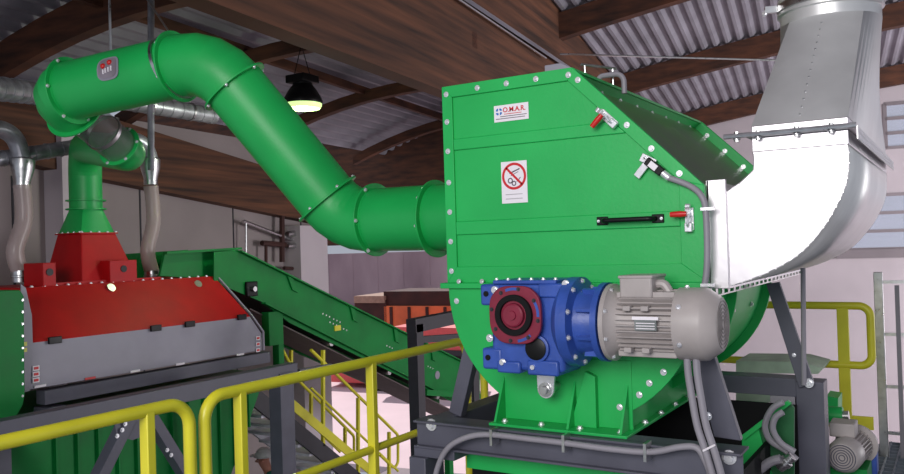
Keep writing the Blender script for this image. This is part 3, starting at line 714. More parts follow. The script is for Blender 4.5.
MB().bar((3.345, 2.08, 4.70), (3.345, 1.90, 5.30), .05, .07, (0,1,0)).build('strut', DARK, FR, .003)
MB().prism([ax_(x, y, 3.235) for x, y in ((714, 437), (741, 441), (712, 350), (690, 345))], (.04, 0, 0)).build('strut', DARK, FR, .003)
MB().box((xF1-.01, 2.16, zF-.1), (5.2, 2.06, zF)).build('longitudinal_beam', DARK, FR, .003)
XB0, XB1 = 4.25, 4.38
pa_ = ax_(796, 379, XB0); pb_ = ax_(737, 371, XB0); 
zT = pa_.z; 
MB().box((XB0, ax_(796, 400, XB0).y, 0), (XB1, ax_(824, 400, XB0).y, zT-.01)).build('post', DARK, FR, .004)
MB().box((XB0+.0, 2.1, ax_(780, 396, XB0).z), (XB1, pa_.y+.001, zT)).build('beam', DARK, FR, .003)
MB().box((XB0-.005, ax_(783, 396, XB0).y+.06, ax_(790, 474, XB0).z-.3), (XB0+.06, ax_(796, 396, XB0).y+.005, ax_(783, 396, XB0).z)).build('spacer_plate', CONDUIT, FR, .002)
MB().prism([ax_(x, y, XB0-.03) for x, y in ((766, 284), (779, 282), (814, 384), (799, 388))], (.03, 0, 0)).build('strut', DARK, FR, .002)
bolt(FR, ax_(809, 383, XB0-.032), (-1,0,0), .018)
bolt(FR, ax_(794, 355, XB0-.032), (-1,0,0), .008)
MB().tube([ax_(804, 385, XB0-.05), ax_(803, 268, XB0-.05)], .012, 10).build('stay_rod', CONDUIT, FR)
bolt(FR, ax_(432, 424.5, xF0+.03), (-1,0,0), .022); bolt(FR, ax_(729.5, 457, xF0+.03), (-1,0,0), .022)
bolt(FR, ax_(708, 416, 3.23), (-1,0,0), .013)
# perforated angle under the elbow, running back
pe = ay(803, 269, .865)
mm = MB(); x = X0+.03; n_ = 22; dx = (pe.x-x)/n_
mm.box((x, .862, 5.300), (pe.x, .868, 5.306)); mm.box((x, .862, 5.262), (pe.x, .868, 5.268))
for i in range(n_+1): mm.box((x+dx*i-.018, .862, 5.268), (x+dx*i+.018, .868, 5.300))
PA = mm.build('perforated_angle', ZINC); tag(PA, 'perforated galvanised angle strip under the bright elbow duct', 'angle strip')
# conduits in front of the beam
cd1 = MB().tube(smooth([ax_(x, y, 3.09) for x, y in ((434, 500), (436, 474), (445, 452), (460, 440), (485, 434.5), (530, 439), (565, 443), (610, 449), (650, 452), (680, 447), (697, 448), (706, 462), (711, 476), (716, 500))]), .013, 12).build('flexible_conduit', CONDUIT)
tag(cd1, 'grey flexible conduit sweeping along the dark beam under the drum', 'conduit', 'grey flexible conduits')
for k_, off in enumerate((0, 9)):
    cc = MB().tube(smooth([ax_(x+off, y, 3.06) for x, y in ((687, 350), (688, 372), (692, 398), (697, 425), (705, 450), (712, 474), (717, 500))]), .0135, 12).build('flexible_conduit', CONDUIT)
    tag(cc, ('grey conduit dropping from the big motor, left one of the pair', 'grey conduit dropping from the big motor, right one of the pair')[k_], 'conduit', 'grey flexible conduits')
for (px, py) in ((492.5, 437), (564.5, 443), (646, 452)):
    c = ax_(px, py, 3.09); mm = MB(); mm.box(c+V((-.016, .006, -.035)), c+V((.05, -.006, .035))); 
    clip = mm.build('pipe_clip', ZINC); tag(clip, {492.5: 'small zinc clip on the beam conduit, leftmost, below the torque arm', 564.5: 'small zinc clip on the beam conduit, middle one of the three', 646: 'small zinc clip on the beam conduit, nearest the drum foot corner'}[px], 'clip', 'zinc clips holding the conduit to the beam')
c0 = ax_(703, 451, 3.045); c1_ = ax_(715, 445, 3.045)
tag(MB().tube([c0, c1_], .004, 6).build('cable_tie', WHITE), 'white cable tie binding the two conduits below the motor', 'cable tie')

# hopper mouth, its shade put in as black plates, and green tray below beam
bt = thing('discharge_hopper', 'green discharge hopper, inner shade coloured black, below the drum frame', 'hopper', V((4.0, 1.4, 3.9)))
MB().box((3.30, 1.98, 4.0), (3.32, .78, 4.53)).build('front_plate', VOID, bt)
MB().box((3.32, 1.98, 4.0), (4.24, 1.96, 4.53)).build('side_plate', VOID, bt)
zr_ = ax_(600, 467, 3.285).z; MB().box((3.285, 2.0, zr_-.08), (3.30, .76, zr_)).build('rim', GREEN, bt)
MB().box((3.32, .80, 4.0), (4.20, .78, 4.56)).build('side_plate', VOID, bt)
MB().box((4.20, 1.98, 4.0), (4.22, .70, 4.69)).build('back_plate', VOID, bt)
# chute beside it (green plates to the right)
ch = thing('feed_chute', 'green chute with pale dusty cover to the right of the dark frame', 'chute', V((4.6, .9, 3.6)))
MB().prism([ax_(x, y, 3.95) for x, y in ((742, 436), (757, 424), (777, 495), (742, 495))], (.02, 0, 0)).build('front_plate', GREEN, ch)
MB().prism([ax_(x, y, 3.97) for x, y in ((757, 424), (789, 402), (794, 408), (794, 495), (777, 495))], (.02, 0, 0)).build('side_plate', mat('dark_green_paint', (18, 96, 50), .5), ch)  # darker green than the front plate
MB().prism([ax_(x, y, 3.93) for x, y in ((741, 436), (787, 401), (791, 404), (744, 440))], (.03, 0, 0)).build('rim', GREEN, ch)
MB().prism([ax_(738, 402, 4.6), ax_(766, 404, 4.6), ax_(772, 409, 4.6), ax_(738, 409, 4.6)], (.05, 0, 0)).build('rim', GREEN, ch)
MB().prism([ax_(736, 388, 5.1), ax_(784, 390, 5.1), ax_(790, 402, 5.1), ax_(736, 403, 5.1)], (.03, 0, 0)).build('cover', GREEN_P, ch)
MB().prism([ax_(736, 361, 5.5), ax_(800, 362, 5.5), ax_(822, 368, 5.5), ax_(818, 374, 5.5), ax_(736, 373, 5.5)], (.4, 0, 0)).build('cover', GREEN_P, ch)
MB().prism([ax_(826, 396, 5.4), ax_(838, 398, 5.4), ax_(838, 425, 5.4), ax_(826, 425, 5.4)], (.2, 0, 0)).build('end_plate', GREEN, ch)
MB().box((4.9, ax_(738, 400, 4.9).y, 4.3), (4.95, ax_(796, 400, 4.9).y, ax_(760, 404, 4.9).z)).build('dark_interior', VOID, ch)  # black sheet standing in for the shade inside the chute
# coiled conduits in the chute bay
for k_, pts in enumerate((((783, 402), (772, 409), (765, 425), (770, 440), (785, 450), (797, 460)), ((783, 412), (775, 418), (773, 430), (781, 443), (795, 452)), ((740, 470), (752, 474), (770, 462), (781, 459)))):
    cc = MB().tube(smooth([ax_(x, y, 3.84-.03*k_) for x, y in pts]), .014 if k_ < 2 else .02, 10).build('flexible_conduit', CONDUIT)
    tag(cc, ('outer grey conduit loop beside the dark right post', 'inner grey conduit loop beside the dark right post', 'thick grey conduit end low by the green chute')[k_], 'conduit', 'grey flexible conduits')
cc = MB().lathe(ax_(779, 468, 3.80), (ax_(790, 458, 3.80)-ax_(779, 468, 3.80)), [(0, .022), (.03, .026), (.032, .03), (.05, .03), (.052, .022), (.08, .022)], 16).build('hose_coupling', ZINC)
tag(cc, 'bright metal hose coupling low beside the dark right post', 'coupling')

# small motor at lower right
SM = thing('electric_motor', 'small grey electric motor at lower right by the yellow toe board', 'motor', ax_(848, 450, 4.6), 'grey electric motors')
c = ax_(842, 458, 4.45); rs_ = 17*3.98/820*1.0
d = V((1, -.1, 0.0)).normalized()
MB().lathe(c, d, [(0, rs_*.55), (.004, rs_*.82), (.03, rs_), (.12, rs_)], 36).build('fan_cowl', MOTG, SM, ang=40)
gg = MB()
for i in range(5): gg.ring(c-d*.001, d, .012+i*.012, .016+i*.012, .008, 28)
gg.build('fan_grille', MATS['anthracite_paint'], SM)
MB().cyl(c+d*.12, c+d*.32, rs_*.8, n=32).build('stator', MOTG, SM)
fin = MB()
for i in range(28):
    t = 2*math.pi*i/28; a_ = d.orthogonal().normalized(); b2 = d.cross(a_); o_ = a_*math.cos(t)+b2*math.sin(t)
    fin.bar(c+d*.12+o_*rs_*.88, c+d*.32+o_*rs_*.88, .004, rs_*.2, o_)
fin.build('cooling_fins', MOTG, SM)
MB().cyl(c+d*.32, c+d*.34, rs_*1.25, n=32).build('end_flange', MOTG, SM)
MB().box(c+V((.12, -.05, rs_*.9)), c+V((.26, .07, rs_*.9+.07))).build('terminal_box', MOTG, SM, .006)
MB().box(c+d*.34+V((0, -.09, -.16)), c+d*.34+V((.10, .05, .02))).build('gear_unit', BLUE, SM, .01)
MB().cyl(ax_(836, 416, 5.0)+V((0, .12, 0)), ax_(843, 416, 5.0), .05, n=20).build('green_bearing', GREEN, SM)
MB().cyl(ax_(842, 416, 5.0), ax_(849, 416, 5.0), .028, n=20).build('shaft_end', ZINC, SM)
MB().box(V((c.x+.1, c.y-.1, 3.9)), V((c.x+.5, c.y+.15, c.z-rs_*.9))).build('bracket', GREEN_D, SM)

# ================================================================== GALVANISED ELBOW AND TRANSITION
XE0, XE1 = 3.36, 5.15
EL = thing('exhaust_elbow', 'bright galvanised rectangular elbow duct rising from the housing into a round pipe', 'duct', V((4.2, .5, 5.3)))
outer = [(723, 288), (735, 285), (752, 279.5), (769, 272.5), (784, 265), (798, 256), (809, 246), (819, 234), (829, 221), (837, 207), (844, 192), (848, 178), (849.5, 163), (849, 144)]
inner = [(752, 147), (753.5, 160), (753, 170), (739, 183), (723, 193)]
po = smooth([ax_(x, y, XE0) for x, y in outer], 4); pi_ = [ax_(x, y, XE0) for x, y in inner]
zf1 = po[-1].z; po[-1].y = .347; pi_[0].z = zf1; yin = pi_[0].y
prof = po+pi_
MB().prism(prof, (.012, 0, 0)).build('side_sheet', GALV, EL, .002, label='bright front sheet')
MB().prism([p+V((XE1-XE0-.012, 0, 0)) for p in prof], (.012, 0, 0)).build('side_sheet', GALV, EL)
mo = MB(); vs = []; 
for p in po: vs += [p+V((.0, 0, 0)), p+V((XE1-XE0, 0, 0))]
mo.add(vs, [(2*i, 2*i+1, 2*i+3, 2*i+2) for i in range(len(po)-1)])
o = mo.build('outer_wrap', GALVR, EL, ang=50); sm = o.modifiers.new('thickness', 'SOLIDIFY'); sm.thickness = .004
mo = MB(); vs = []
for p in pi_: vs += [p, p+V((XE1-XE0, 0, 0))]
mo.add(vs, [(2*i, 2*i+1, 2*i+3, 2*i+2) for i in range(len(pi_)-1)])
o = mo.build('inner_wrap', GALV, EL, ang=30); sm = o.modifiers.new('thickness', 'SOLIDIFY'); sm.thickness = .004
# inlet flange on the housing side
y_f = .866
MB().box((XE0-.02, y_f, 5.30), (XE0+.0, y_f-.075, 5.735)).build('inlet_flange', GALV, EL, .002)
MB().box((XE0-.02, y_f+.002, 5.30), (XE0+.0, y_f-.006, 5.735)).build('inlet_flange', ZINC, EL, .001)
mm = MB(); mm.box((XE0-.02, y_f, 5.655), (XE1, y_f-.008, 5.735)); mm.build('inlet_flange', GALVR, EL, .001)
MB().box((XE0, y_f, 5.30), (XE1, y_f-.075, 5.70)).build('inlet_throat', GALV, EL)
for i in range(7): bolt(EL, V((XE0+.08+.25*i, y_f-.008, 5.70)), (0,-1,.2), .011)
for q in (.04, .36): bolt(EL, V((XE0-.02, y_f+.012, 5.30+q)), (-1,0,0), .008, ZINC)
MB().bar((XE0-.012, .802, 5.315), (XE0-.012, .802, 5.69), .006, .014, (1,0,0)).build('seam', ZINC, EL)
# rivets along the seams
for i in range(2, len(po)-1, 2):
    p = po[i]+(V((0, yin-.0, 5.6))-po[i]).normalized()*.014; MB().cyl(p, p+V((-.003, 0, 0)), .0028, n=8).build('rivet', ZINC, EL)
# upper flange (perforated angle rails) and collar
yo, yi = .345, yin
zq = ax_(848, 128, XE0).z
MB().box((XE0, yo, zf1), (XE1, yi, zq-.005)).build('collar', GALV, EL, .003)
MB().box((XE0-.03, yo-.03, zq-.004), (XE1+.02, yi+.015, zq+.002)).build('flange_plate', ZINC, EL)
fr_ = MB(); fr_.tube([(XE0-.03, yo-.03, zq+.006), (XE0-.03, yi+.10, zq+.006)], .010, 8)
fr_.build('front_angle', ZINC, EL)
sa = MB(); sa.box((XE0-.03, yo-.034, zq-.045), (XE1+.02, yo-.03, zq+.002)); sa.build('side_angle', GALVR, EL)
for i in range(30):
    for j in range(2): pass
hol = MB()
for i in range(34):
    x = XE0+.02+i*.052
    for z in (zq-.012, zq-.032): hol.cyl((x+(0 if z > zq-.02 else .026), yo-.033, z), (x+(0 if z > zq-.02 else .026), yo-.0355, z), .008, n=8)
hol.build('perforation', WHITE, EL)
for yy in (yi+.05, yi-.03, .52, .40): bolt(EL, V((XE0-.03, yy, zq-.006)), (0,0,-1), .011, ZINC); MB().cyl((XE0-.028, yy, zq+.0), (XE0-.028, yy, zq+.022), .009, n=6).build('nut', ZINC, EL)
zc1 = ax_(845, 117, XE0).z
MB().box((XE0, yo, zq), (XE1, yi, zc1)).build('collar', GALV, EL, .003)
# transition rectangle -> circle
XCc = 4.05
pL, pR = ax_(785, 26, XCc), ax_(878, 22, XCc)
cc_ = V((XCc, (pL.y+pR.y)/2, (pL.z+pR.z)/2)); rc = 46.5*((XCc*.849+cc_.y*.528))/820
rect = []; circ = []; n = 64
cx0, cy0 = (XE0+XE1)/2, (yo+yi)/2; hx, hy = (XE1-XE0)/2, abs(yi-yo)/2
corner = [math.atan2(hy, hx), math.pi-math.atan2(hy, hx), math.pi+math.atan2(hy, hx), -math.atan2(hy, hx)]
for i in range(n):
    q = i/n*4; k4 = int(q); f = q-k4
    cs = [(hx, -hy), (hx, hy), (-hx, hy), (-hx, -hy)]
    a4, b4 = cs[k4], cs[(k4+1) % 4]
    rect.append(V((cx0+a4[0]+(b4[0]-a4[0])*f, cy0+a4[1]+(b4[1]-a4[1])*f, zc1)))
    t = -math.pi/4+2*math.pi*i/n
    circ.append(V((cc_.x+rc*math.cos(t), cc_.y+rc*math.sin(t), cc_.z)))
mo = MB(); mo.add(rect+circ, [(i, (i+1)%n, (i+1)%n+n, i+n) for i in range(n)])
o = mo.build('transition', GALVR, EL, ang=22)
mo = MB(); mo.lathe(cc_, (0,0,1), [(0, rc), (.045, rc), (.05, rc+.012), (.062, rc+.012), (.066, rc), (.10, rc), (.104, rc+.01), (.12, rc+.01), (.124, rc), (2.0, rc)], 48); mo.build('round_pipe', GALVR, EL, ang=40)
mo = MB().ring(cc_+V((0,0,.085)), (0,0,1), rc, rc+.014, .03); mo.build('clamp_band', ZINC, EL)
cb = cc_+V((-.08, rc+.0, .085)); MB().bar(cb, cb+V((-.02, .05, 0)), .02, .03).build('clamp_lug', ZINC, EL); bolt(EL, cb+V((-.02, .05, -.015)), (-1, .3, 0), .011)
# rivet row on the transition
for i in range(14):
    a4 = rect[40]; b4 = circ[40]; p = a4.lerp(b4, .06+i*.065); MB().ball(p, .0045, 8, 5).build('rivet', ZINC, EL)

# ================================================================== GREEN DUCT
DR = .205
D = thing('green_duct', 'long bright green round duct zigzagging from red hopper to the housing', 'duct', V((4.2, 3.2, 5.68)))
ZD0, ZD1, ZD2 = 5.675, 6.72, 6.66
def atd(px, py, dep): return EYE + cam2w(V(((px-CX)/FOC, -(py-CY)/FOC, 1)))*dep
V0 = V((4.25, 2.05, ZD0)); V1 = ax_(346, 221, 4.25)
V2 = atd(212, 59, 5.35); V3 = atd(58, 94, 5.8)
V4 = atd(84.5, 147, 9.65); W0 = atd(127, 153, 6.5); V5 = V((V4.x, V4.y, 6.0))
PX_, PY_ = V4.x, V4.y
def elbow(p, a, b, q, name='elbow', m=None, seg=4, DR=.205, fl=(1, 1)):
    """elbow around vertex p between a and b; q = tangent length; returns end points"""
    qa, qb = q if isinstance(q, tuple) else (q, q); q = min(qa, qb)
    u = (a-p).normalized(); v = (b-p).normalized(); pa = p+u*qa; pb = p+v*qb
    pts = fillet([p+u*q*2.1, p, p+v*q*2.1], q*math.tan(u.angle(v)/2), seg)[1:-1]
    MB().tube([pa+u*.02]+pts+[pb+v*.02], DR, 48).build(name, m or GREEN, D, ang=10)
    for e, dd, k_ in ((pa, u, fl[0]), (pb, v, fl[1])):
        if not k_: continue
        MB().ring(e, dd, DR-.005, DR+.032, .014, 48).build('flange', GREEN, D, .002)
        a_ = dd.orthogonal().normalized(); b2 = dd.cross(a_)
        for i in range(6):
            t = 2*math.pi*i/6+.3; bolt(D, e+dd*.007+(a_*math.cos(t)+b2*math.sin(t))*(DR+.018), dd, .011)
    return pa, pb
e1a, e1b = elbow(V1, V0, V2, (.25, .19))
e2a, e2b = elbow(V2, V1, V3, (.23, .27))
e3a, e3b = elbow(V3, V2, W0, (.13, .19))
DS = .182
wu = (V3-W0).normalized(); e5a = W0+wu*.10
MB().ring(e5a, wu, .14, .172, .014, 48).build('flange', GREEN, D, .002)
for i in range(6):
    a_ = wu.orthogonal().normalized(); b2 = wu.cross(a_); t = 2*math.pi*i/6
    bolt(D, e5a+wu*.007+(a_*math.cos(t)+b2*math.sin(t))*.160, wu, .011)
lp_ = fillet([e5a+wu*.001, W0, V4, V5], [0, .2, .42, 0], 7)
acc = [0]
for i in range(1, len(lp_)): acc.append(acc[-1]+(lp_[i]-lp_[i-1]).length)
MB().tube(lp_, [.143+(DS-.143)*min(1, a_/2.6) for a_ in acc], 48).build('elbow', GREEN, D, ang=9)
e4b = lp_[-2]
def sect(a, b, m=GREEN, name='duct_section', label=None, DR=.205):
    MB().tube([a, b], DR-.004 if m is CLEAR else DR-.002, 48, caps=False).build(name, m, D, label=label)
sect(V0, e1a); sect(e1b, e2a); sect(e2b, e3a); sect(e3b, e5a, CLEAR, label='clear plastic duct section', DR=.145)
yq = ax_(437, 218, 4.25).y
MB().ring(V((4.25, yq, ZD0)), (0,1,0), DR-.01, DR+.035, .014, 48).build('flange', GREEN, D, .002)
for i in range(8):
    t = 2*math.pi*i/8+.2; bolt(D, V((4.25+(DR+.018)*math.cos(t), yq+.007, ZD0+(DR+.018)*math.sin(t))), (0,1,0), .011)
mid = e3b.lerp(e5a, .62); MB().ring(mid, e5a-e3b, .140, .148, .03, 48).build('joint_band', ZINC, D)
sect(e4b, V((PX_, PY_, 6.16)), DR=DS)
for z in (6.17, 6.07): MB().ring((PX_, PY_, z), (0,0,1), DS-.005, DS+.04, .014, 40).build('flange', GREEN, D)
# round to square adapter
mo = MB(); n = 48; ra = [V((PX_+DS*math.cos(-math.pi/4+2*math.pi*i/n), PY_+DS*math.sin(-math.pi/4+2*math.pi*i/n), 6.06)) for i in range(n)]
rb = []
hs_ = .215
for i in range(n):
    q = i/n*4; k4 = int(q); f = q-k4; cs = [(hs_, -hs_), (hs_, hs_), (-hs_, hs_), (-hs_, -hs_)]; a4, b4 = cs[k4], cs[(k4+1)%4]
    rb.append(V((PX_+a4[0]+(b4[0]-a4[0])*f, PY_+a4[1]+(b4[1]-a4[1])*f, 5.79)))
mo.add(ra+rb, [(i+n, (i+1)%n+n, (i+1)%n, i) for i in range(n)]); mo.build('adapter', GREEN, D, ang=25)
MB().cyl((PX_, PY_, 6.04), (PX_, PY_, 6.17), DS).build('duct_section', GREEN, D)
# emblem plate on the duct
pe_ = V((3.385-.0, ay(106, 72, 5).y*0+ax_(106, 72, 3.37).y, 6.0)); pe_ = ax_(106, 72, 3.37)
dd = (V3-V2).normalized(); zax = V((0,0,1)); zax = (zax-dd*zax.dot(dd)).normalized(); nx = dd.cross(zax); nx = -nx if nx.x > 0 else nx
axp = V2+dd*((pe_-V2).dot(dd))        # point on the duct axis
def onp(s, h, lift=0.):               # s along duct (to the right positive), h up along the skin
    a_ = h/DR + .12; return axp - dd*s + (nx*math.cos(a_)+zax*math.sin(a_))*(DR+lift)
pl = MB(); ring_pts = []
def oval(w2, h2, lift, nn=28):
    out = []
    for i in range(nn):
        t = 2*math.pi*i/nn; cxx, cyy = math.cos(t), math.sin(t)
        out.append(((abs(cxx)**.6)*math.copysign(w2, cxx), (abs(cyy)**.6)*math.copysign(h2, cyy)))
    return out
def curved_patch(w2, h2, lift, m, name, parent, label=None):
    n1 = oval(w2, h2, lift); mb = MB(); rows = 8; vs = []
    for kf in range(rows+1):
        f = 1-kf/rows*.999
        vs += [onp(a_*f, b_*f, lift) for a_, b_ in n1]
    L0 = len(n1); fs = [(k*L0+i, k*L0+(i+1)%L0, (k+1)*L0+(i+1)%L0, (k+1)*L0+i) for k in range(rows) for i in range(L0)]
    vs2 = [onp(a_, b_, 0) for a_, b_ in n1]; nb = len(vs); vs += vs2
    fs += [(nb+i, nb+(i+1)%L0, (i+1)%L0, i) for i in range(L0)]
    mb.add(vs, fs); return mb.build(name, m, parent, label=label)
pl = curved_patch(.088, .078, .006, HOOD, 'emblem_plate', D, 'oval grey emblem plate with red dots')
pl2 = curved_patch(.074, .064, .009, mat('emblem_grey', (150, 140, 150), .4, .3), 'emblem_field', pl)
for s, h in ((-.034, .018), (.018, .034)):
    MB().ball(onp(s, h, .006), .019, 14, 8).build('red_dot', REDP, pl)
for s in (-.032, -.012, .012, .034):
    MB().bar(onp(s, -.03+s*.15, .011), onp(s, .0+s*.2, .011), .009, .006, (1,0,0)).build('stroke', WHITE, pl)
# hanger strap with cable
hp = V2+dd*((ax_(158, 80, 3.5)-V2).dot(dd))
hs2 = thing('duct_hanger', 'steel strap and cable hanging the green duct beside its bend', 'hanger', hp+V((0,0,DR)))
MB().ring(hp, (dd+V((0,0,-.25))).normalized(), DR+.004, DR+.014, .022, 40).build('strap', ZINC, hs2)
MB().tube([hp+V((0, .0, DR)), hp+V((0, .25, DR+.3)), hp+V((0, .9, 1.9))], .007, 6).build('cable', ZINC, hs2)
tag(MB().tube([ay(151, 170, 7.2), ay(151, -40, 7.2)], .035, 10).build('drop_pipe', SPIRAL), 'thin grey vertical pipe behind the green duct', 'pipe')
hq = V2+dd*((ax_(103, 50, 3.5)-V2).dot(dd))
tag(MB().tube([hq+V((0,0,DR)), hq+V((0,0,2.0))], .009, 6).build('hanger_rod', ZINC), 'thin threaded rod above the emblem plate of the green duct', 'rod')

# ================================================================== SPIRAL DUCTS AND FLEX HOSES AT LEFT
def spiral(path, r, label, g=None, name='spiral_duct'):
    t = thing(name, label, 'duct', V(path[0]), g)
    MB().tube(path, r, 28).build('pipe', SPIRAL, t)
    L = 0; 
    for i in range(len(path)-1):
        a, b = V(path[i]), V(path[i+1]); n_ = max(1, int((b-a).length/.16))
        mb = MB()
        for k_ in range(n_): mb.ring(a.lerp(b, (k_+.5)/n_), b-a, r-.002, r+.006, .014, 28)
        mb.build('seam', SPIRAL, t)
    return t
spiral([ay(-40, 84, 7.8), ay(75, 98, 9.0)], .12, 'silver spiral duct at far left edge running behind the green bend', 'silver spiral ducts')
spiral([ay(118, 100, 8.6), ay(214, 116, 8.6)], .11, 'silver spiral duct passing behind and below the horizontal green duct', 'silver spiral ducts')
spiral([ay(-20, 162, 8.9), ay(80, 146, 8.9), ay(120, 140, 9.1)], .085, 'slim silver duct low behind the vertical green elbow', 'silver spiral ducts')
sp = [o for o in COL.objects if o.name == 'spiral_duct.001'][0]
for px in (150, 190):
    c = ay(px, 100+(px-118)*.165, 8.6); mb = MB().tube([c+V((0,0,.1)), V((c.x, c.y, 8.1))], .01, 6); mb.ring(c, (1,0,0), .112, .122, .03, 28); mb.build('hanger', ZINC, sp)
def hose(top, cone0, cone1, bottom, Y, label, bend):
    t = thing('extraction_hose', label, 'hose', ay(*bottom, Y), 'translucent extraction hoses on the red machine')
    r0 = .095
    MB().tube(smooth([ay(*p, Y) for p in bend]), .095, 24).build('metal_elbow', SPIRAL, t, ang=15)
    a, b = ay(*cone0, Y), ay(*cone1, Y)
    MB().lathe(a, b-a, [(0, .105), (.02, .125), (.06, .125), (.13, .12), (.26, .085), (.34, .085)], 28).build('reducer', ZINC, t)
    pts = smooth([b, b.lerp(ay(*bottom, Y), .4)+V((.03, 0, 0)), b.lerp(ay(*bottom, Y), .75)-V((.06, 0, 0)), ay(*bottom, Y)], 12)
    MB().tube(pts, [.088+.004*((i % 2)) for i in range(len(pts))], 24).build('flex_hose', HOSE, t)
    MB().tube(pts, .012, 8).build('support_wire', PVC, t)
    e = pts[-1]; MB().lathe(e+V((0,0,.02)), (0,0,-1), [(0, .094), (.05, .096), (.055, .10), (.075, .10), (.08, .09), (.13, .09)], 24).build('spigot', ZINC, t)
hose((20, 150), (23, 158), (22, 185), (20, 272), 8.75, 'translucent extraction hose with silver elbow at left end of red machine', [(-15, 128), (3, 130), (15, 139), (21, 155), (22, 166)])
hose((150, 150), (150, 158), (151, 186), (152, 272), 8.75, 'translucent extraction hose standing right of the red hopper', [(128, 140), (138, 141), (146, 148), (150, 158), (150, 166)])

# ================================================================== RED / GREY SCREEN MACHINE
YM = 7.8
S = thing('screening_machine', 'red and grey hooded screening machine on green base at left', 'machine', V((6.2, 8.6, 4.2)))
xl0 = ay(28, 390, YM).x; xr0 = ay(262, 352, YM).x
xl1 = ay(32, 342, YM).x; xr1 = ay(250, 317, YM).x
zg0 = ay(28, 390, YM).z; zg1 = ay(32, 342.5, YM).z
YT = 8.25; zt3 = az(0,0,0).z*0 + ay(20, 288, YT).z; xr3 = ay(214, 278, YT).x; xl3 = ay(24, 288, YT).x
mm = MB()
A = [V((xl0, YM, zg0)), V((xr0, YM, zg0)), V((xr0, YM, zg0+.22)), V((xr1, YM, zg1)), V((xl1, YM, zg1))]
mm.prism(A, (0, .02, 0)); mm.build('lower_hood', HOOD, S, .004, label='grey lower hood panel')
Bp = [V((xl1, YM-.004, zg1)), V((xr1, YM-.004, zg1)), V((xr3, YT, zt3)), V((xl3, YT, zt3))]
nB = (Bp[1]-Bp[0]).cross(Bp[3]-Bp[0]).normalized(); nB = -nB if nB.y < 0 else nB
MB().prism(Bp, nB*.02).build('upper_hood', RED, S, .004, label='red sloping upper hood')
# body behind: end profiles
mm = MB(); ytb = 9.45
Lp = [V((xl1-.02, YM+.005, zg0)), V((xl1-.02, YM+.005, zg1)), V((xl3-.02, YT, zt3-.01)), V((xl3-.02, ytb, zt3-.01)), V((xl1-.02, ytb, zg0))]
Rp = [V((xr0-.03, YM+.02, zg0)), V((xr1-.03, YM+.02, zg1)), V((xr3-.02, YT+.01, zt3-.01)), V((xr3-.02, ytb, zt3-.01)), V((xr0-.03, ytb, zg0))]
mm.add(Lp+Rp, [(0,1,2,3,4), (9,8,7,6,5)]+[(i, i+5, (i+1)%5+5, (i+1)%5) for i in range(5)]); mm.build('body', RED, S)
# grey left end plate
mm = MB(); q = [ay(x, y, YM-.01) for x, y in ((21, 284), (26, 288), (32, 315), (33, 345), (30, 391), (22, 393))]
mm.prism(q, (0, .015, 0)); mm.build('left_end_plate', HOOD, S, .002)
pts = [V((xr0+.02, YM-.01, zg0)), V((xr0+.02, YM-.01, zg0+.24)), V((xr1+.03, YM-.01, zg1)), V((xr3+.03, YT-.01, zt3+.01))]
for i in range(3): MB().bar(pts[i], pts[i+1], .02, .025, (0,-1,0)).build('edge_trim', HOOD, S)
MB().box((xl3, YT, zt3-.012), (xr3, ytb, zt3)).build('top_sheet', RED, S)
for i in range(18): bolt(S, V((xl3+.1+(xr3-xl3-.2)*i/17, YT+.03, zt3)), (0,0,1), .016)
for (px, py) in ((54, 340), (155, 328), (189, 324), (241, 317)):
    c = ay(px, py, YM-.01); MB().box(c-V((.07, .03, .035)), c+V((.07, .0, .035))).build('clip', BLACK, S, .006)
for (px, py, yy) in ((110, 289, 8.2), (197, 285, 8.2)):
    c = ay(px, py, yy); MB().cyl(c, c+V((0, -.03, .02)), .05, n=20).build('round_cap', ZINC, S)
    c = ay(px-8 if px < 150 else px+18, py+6 if px < 150 else py+2, yy); MB().bar(c, c+V((.12, 0, -.06)), .02, .035).build('lever', REDD, S)
for (px, py, n_) in ((36, 368, 3), (258, 338, 3)):
    for k_ in range(n_):
        c = ay(px, py+k_*6, YM-.012); 
        MB().box(c-V((.035, .003, .025)), c+V((.035, 0, .022))).build('warning_label', WHITE, S)
        MB().box(c-V((.024, .005, .014)), c+V((.024, .0, .012))).build('label_print', INKR, S)
for k_ in range(2):
    c = ay(25, 344+k_*6, YM-.02); MB().box(c-V((.02, .003, .02)), c+V((.02, 0, .02))).build('warning_label', YEL, S)
for px in (40, 90, 135, 180, 240):
    c = ay(px, 390-(px-28)*.158-2, YM-.005); MB().box(c-V((.06, .01, .01)), c+V((.06, 0, .012))).build('seal_clip', WHITE if px != 90 else REDP, S)
# left green rounded end guard
gp = [ay(x, y, 7.6) for x, y in ((-30, 291), (20, 290), (24, 296), (25, 395), (23, 405), (15, 419), (-30, 428))]
eg = MB().prism(gp, (0, .35, 0)).build('end_guard', GREEN_D, S, .008, label='green rounded end guard')
for y in range(300, 400, 12): bolt(S, ay(22.5, y, 7.6), (0,-1,0), .009)
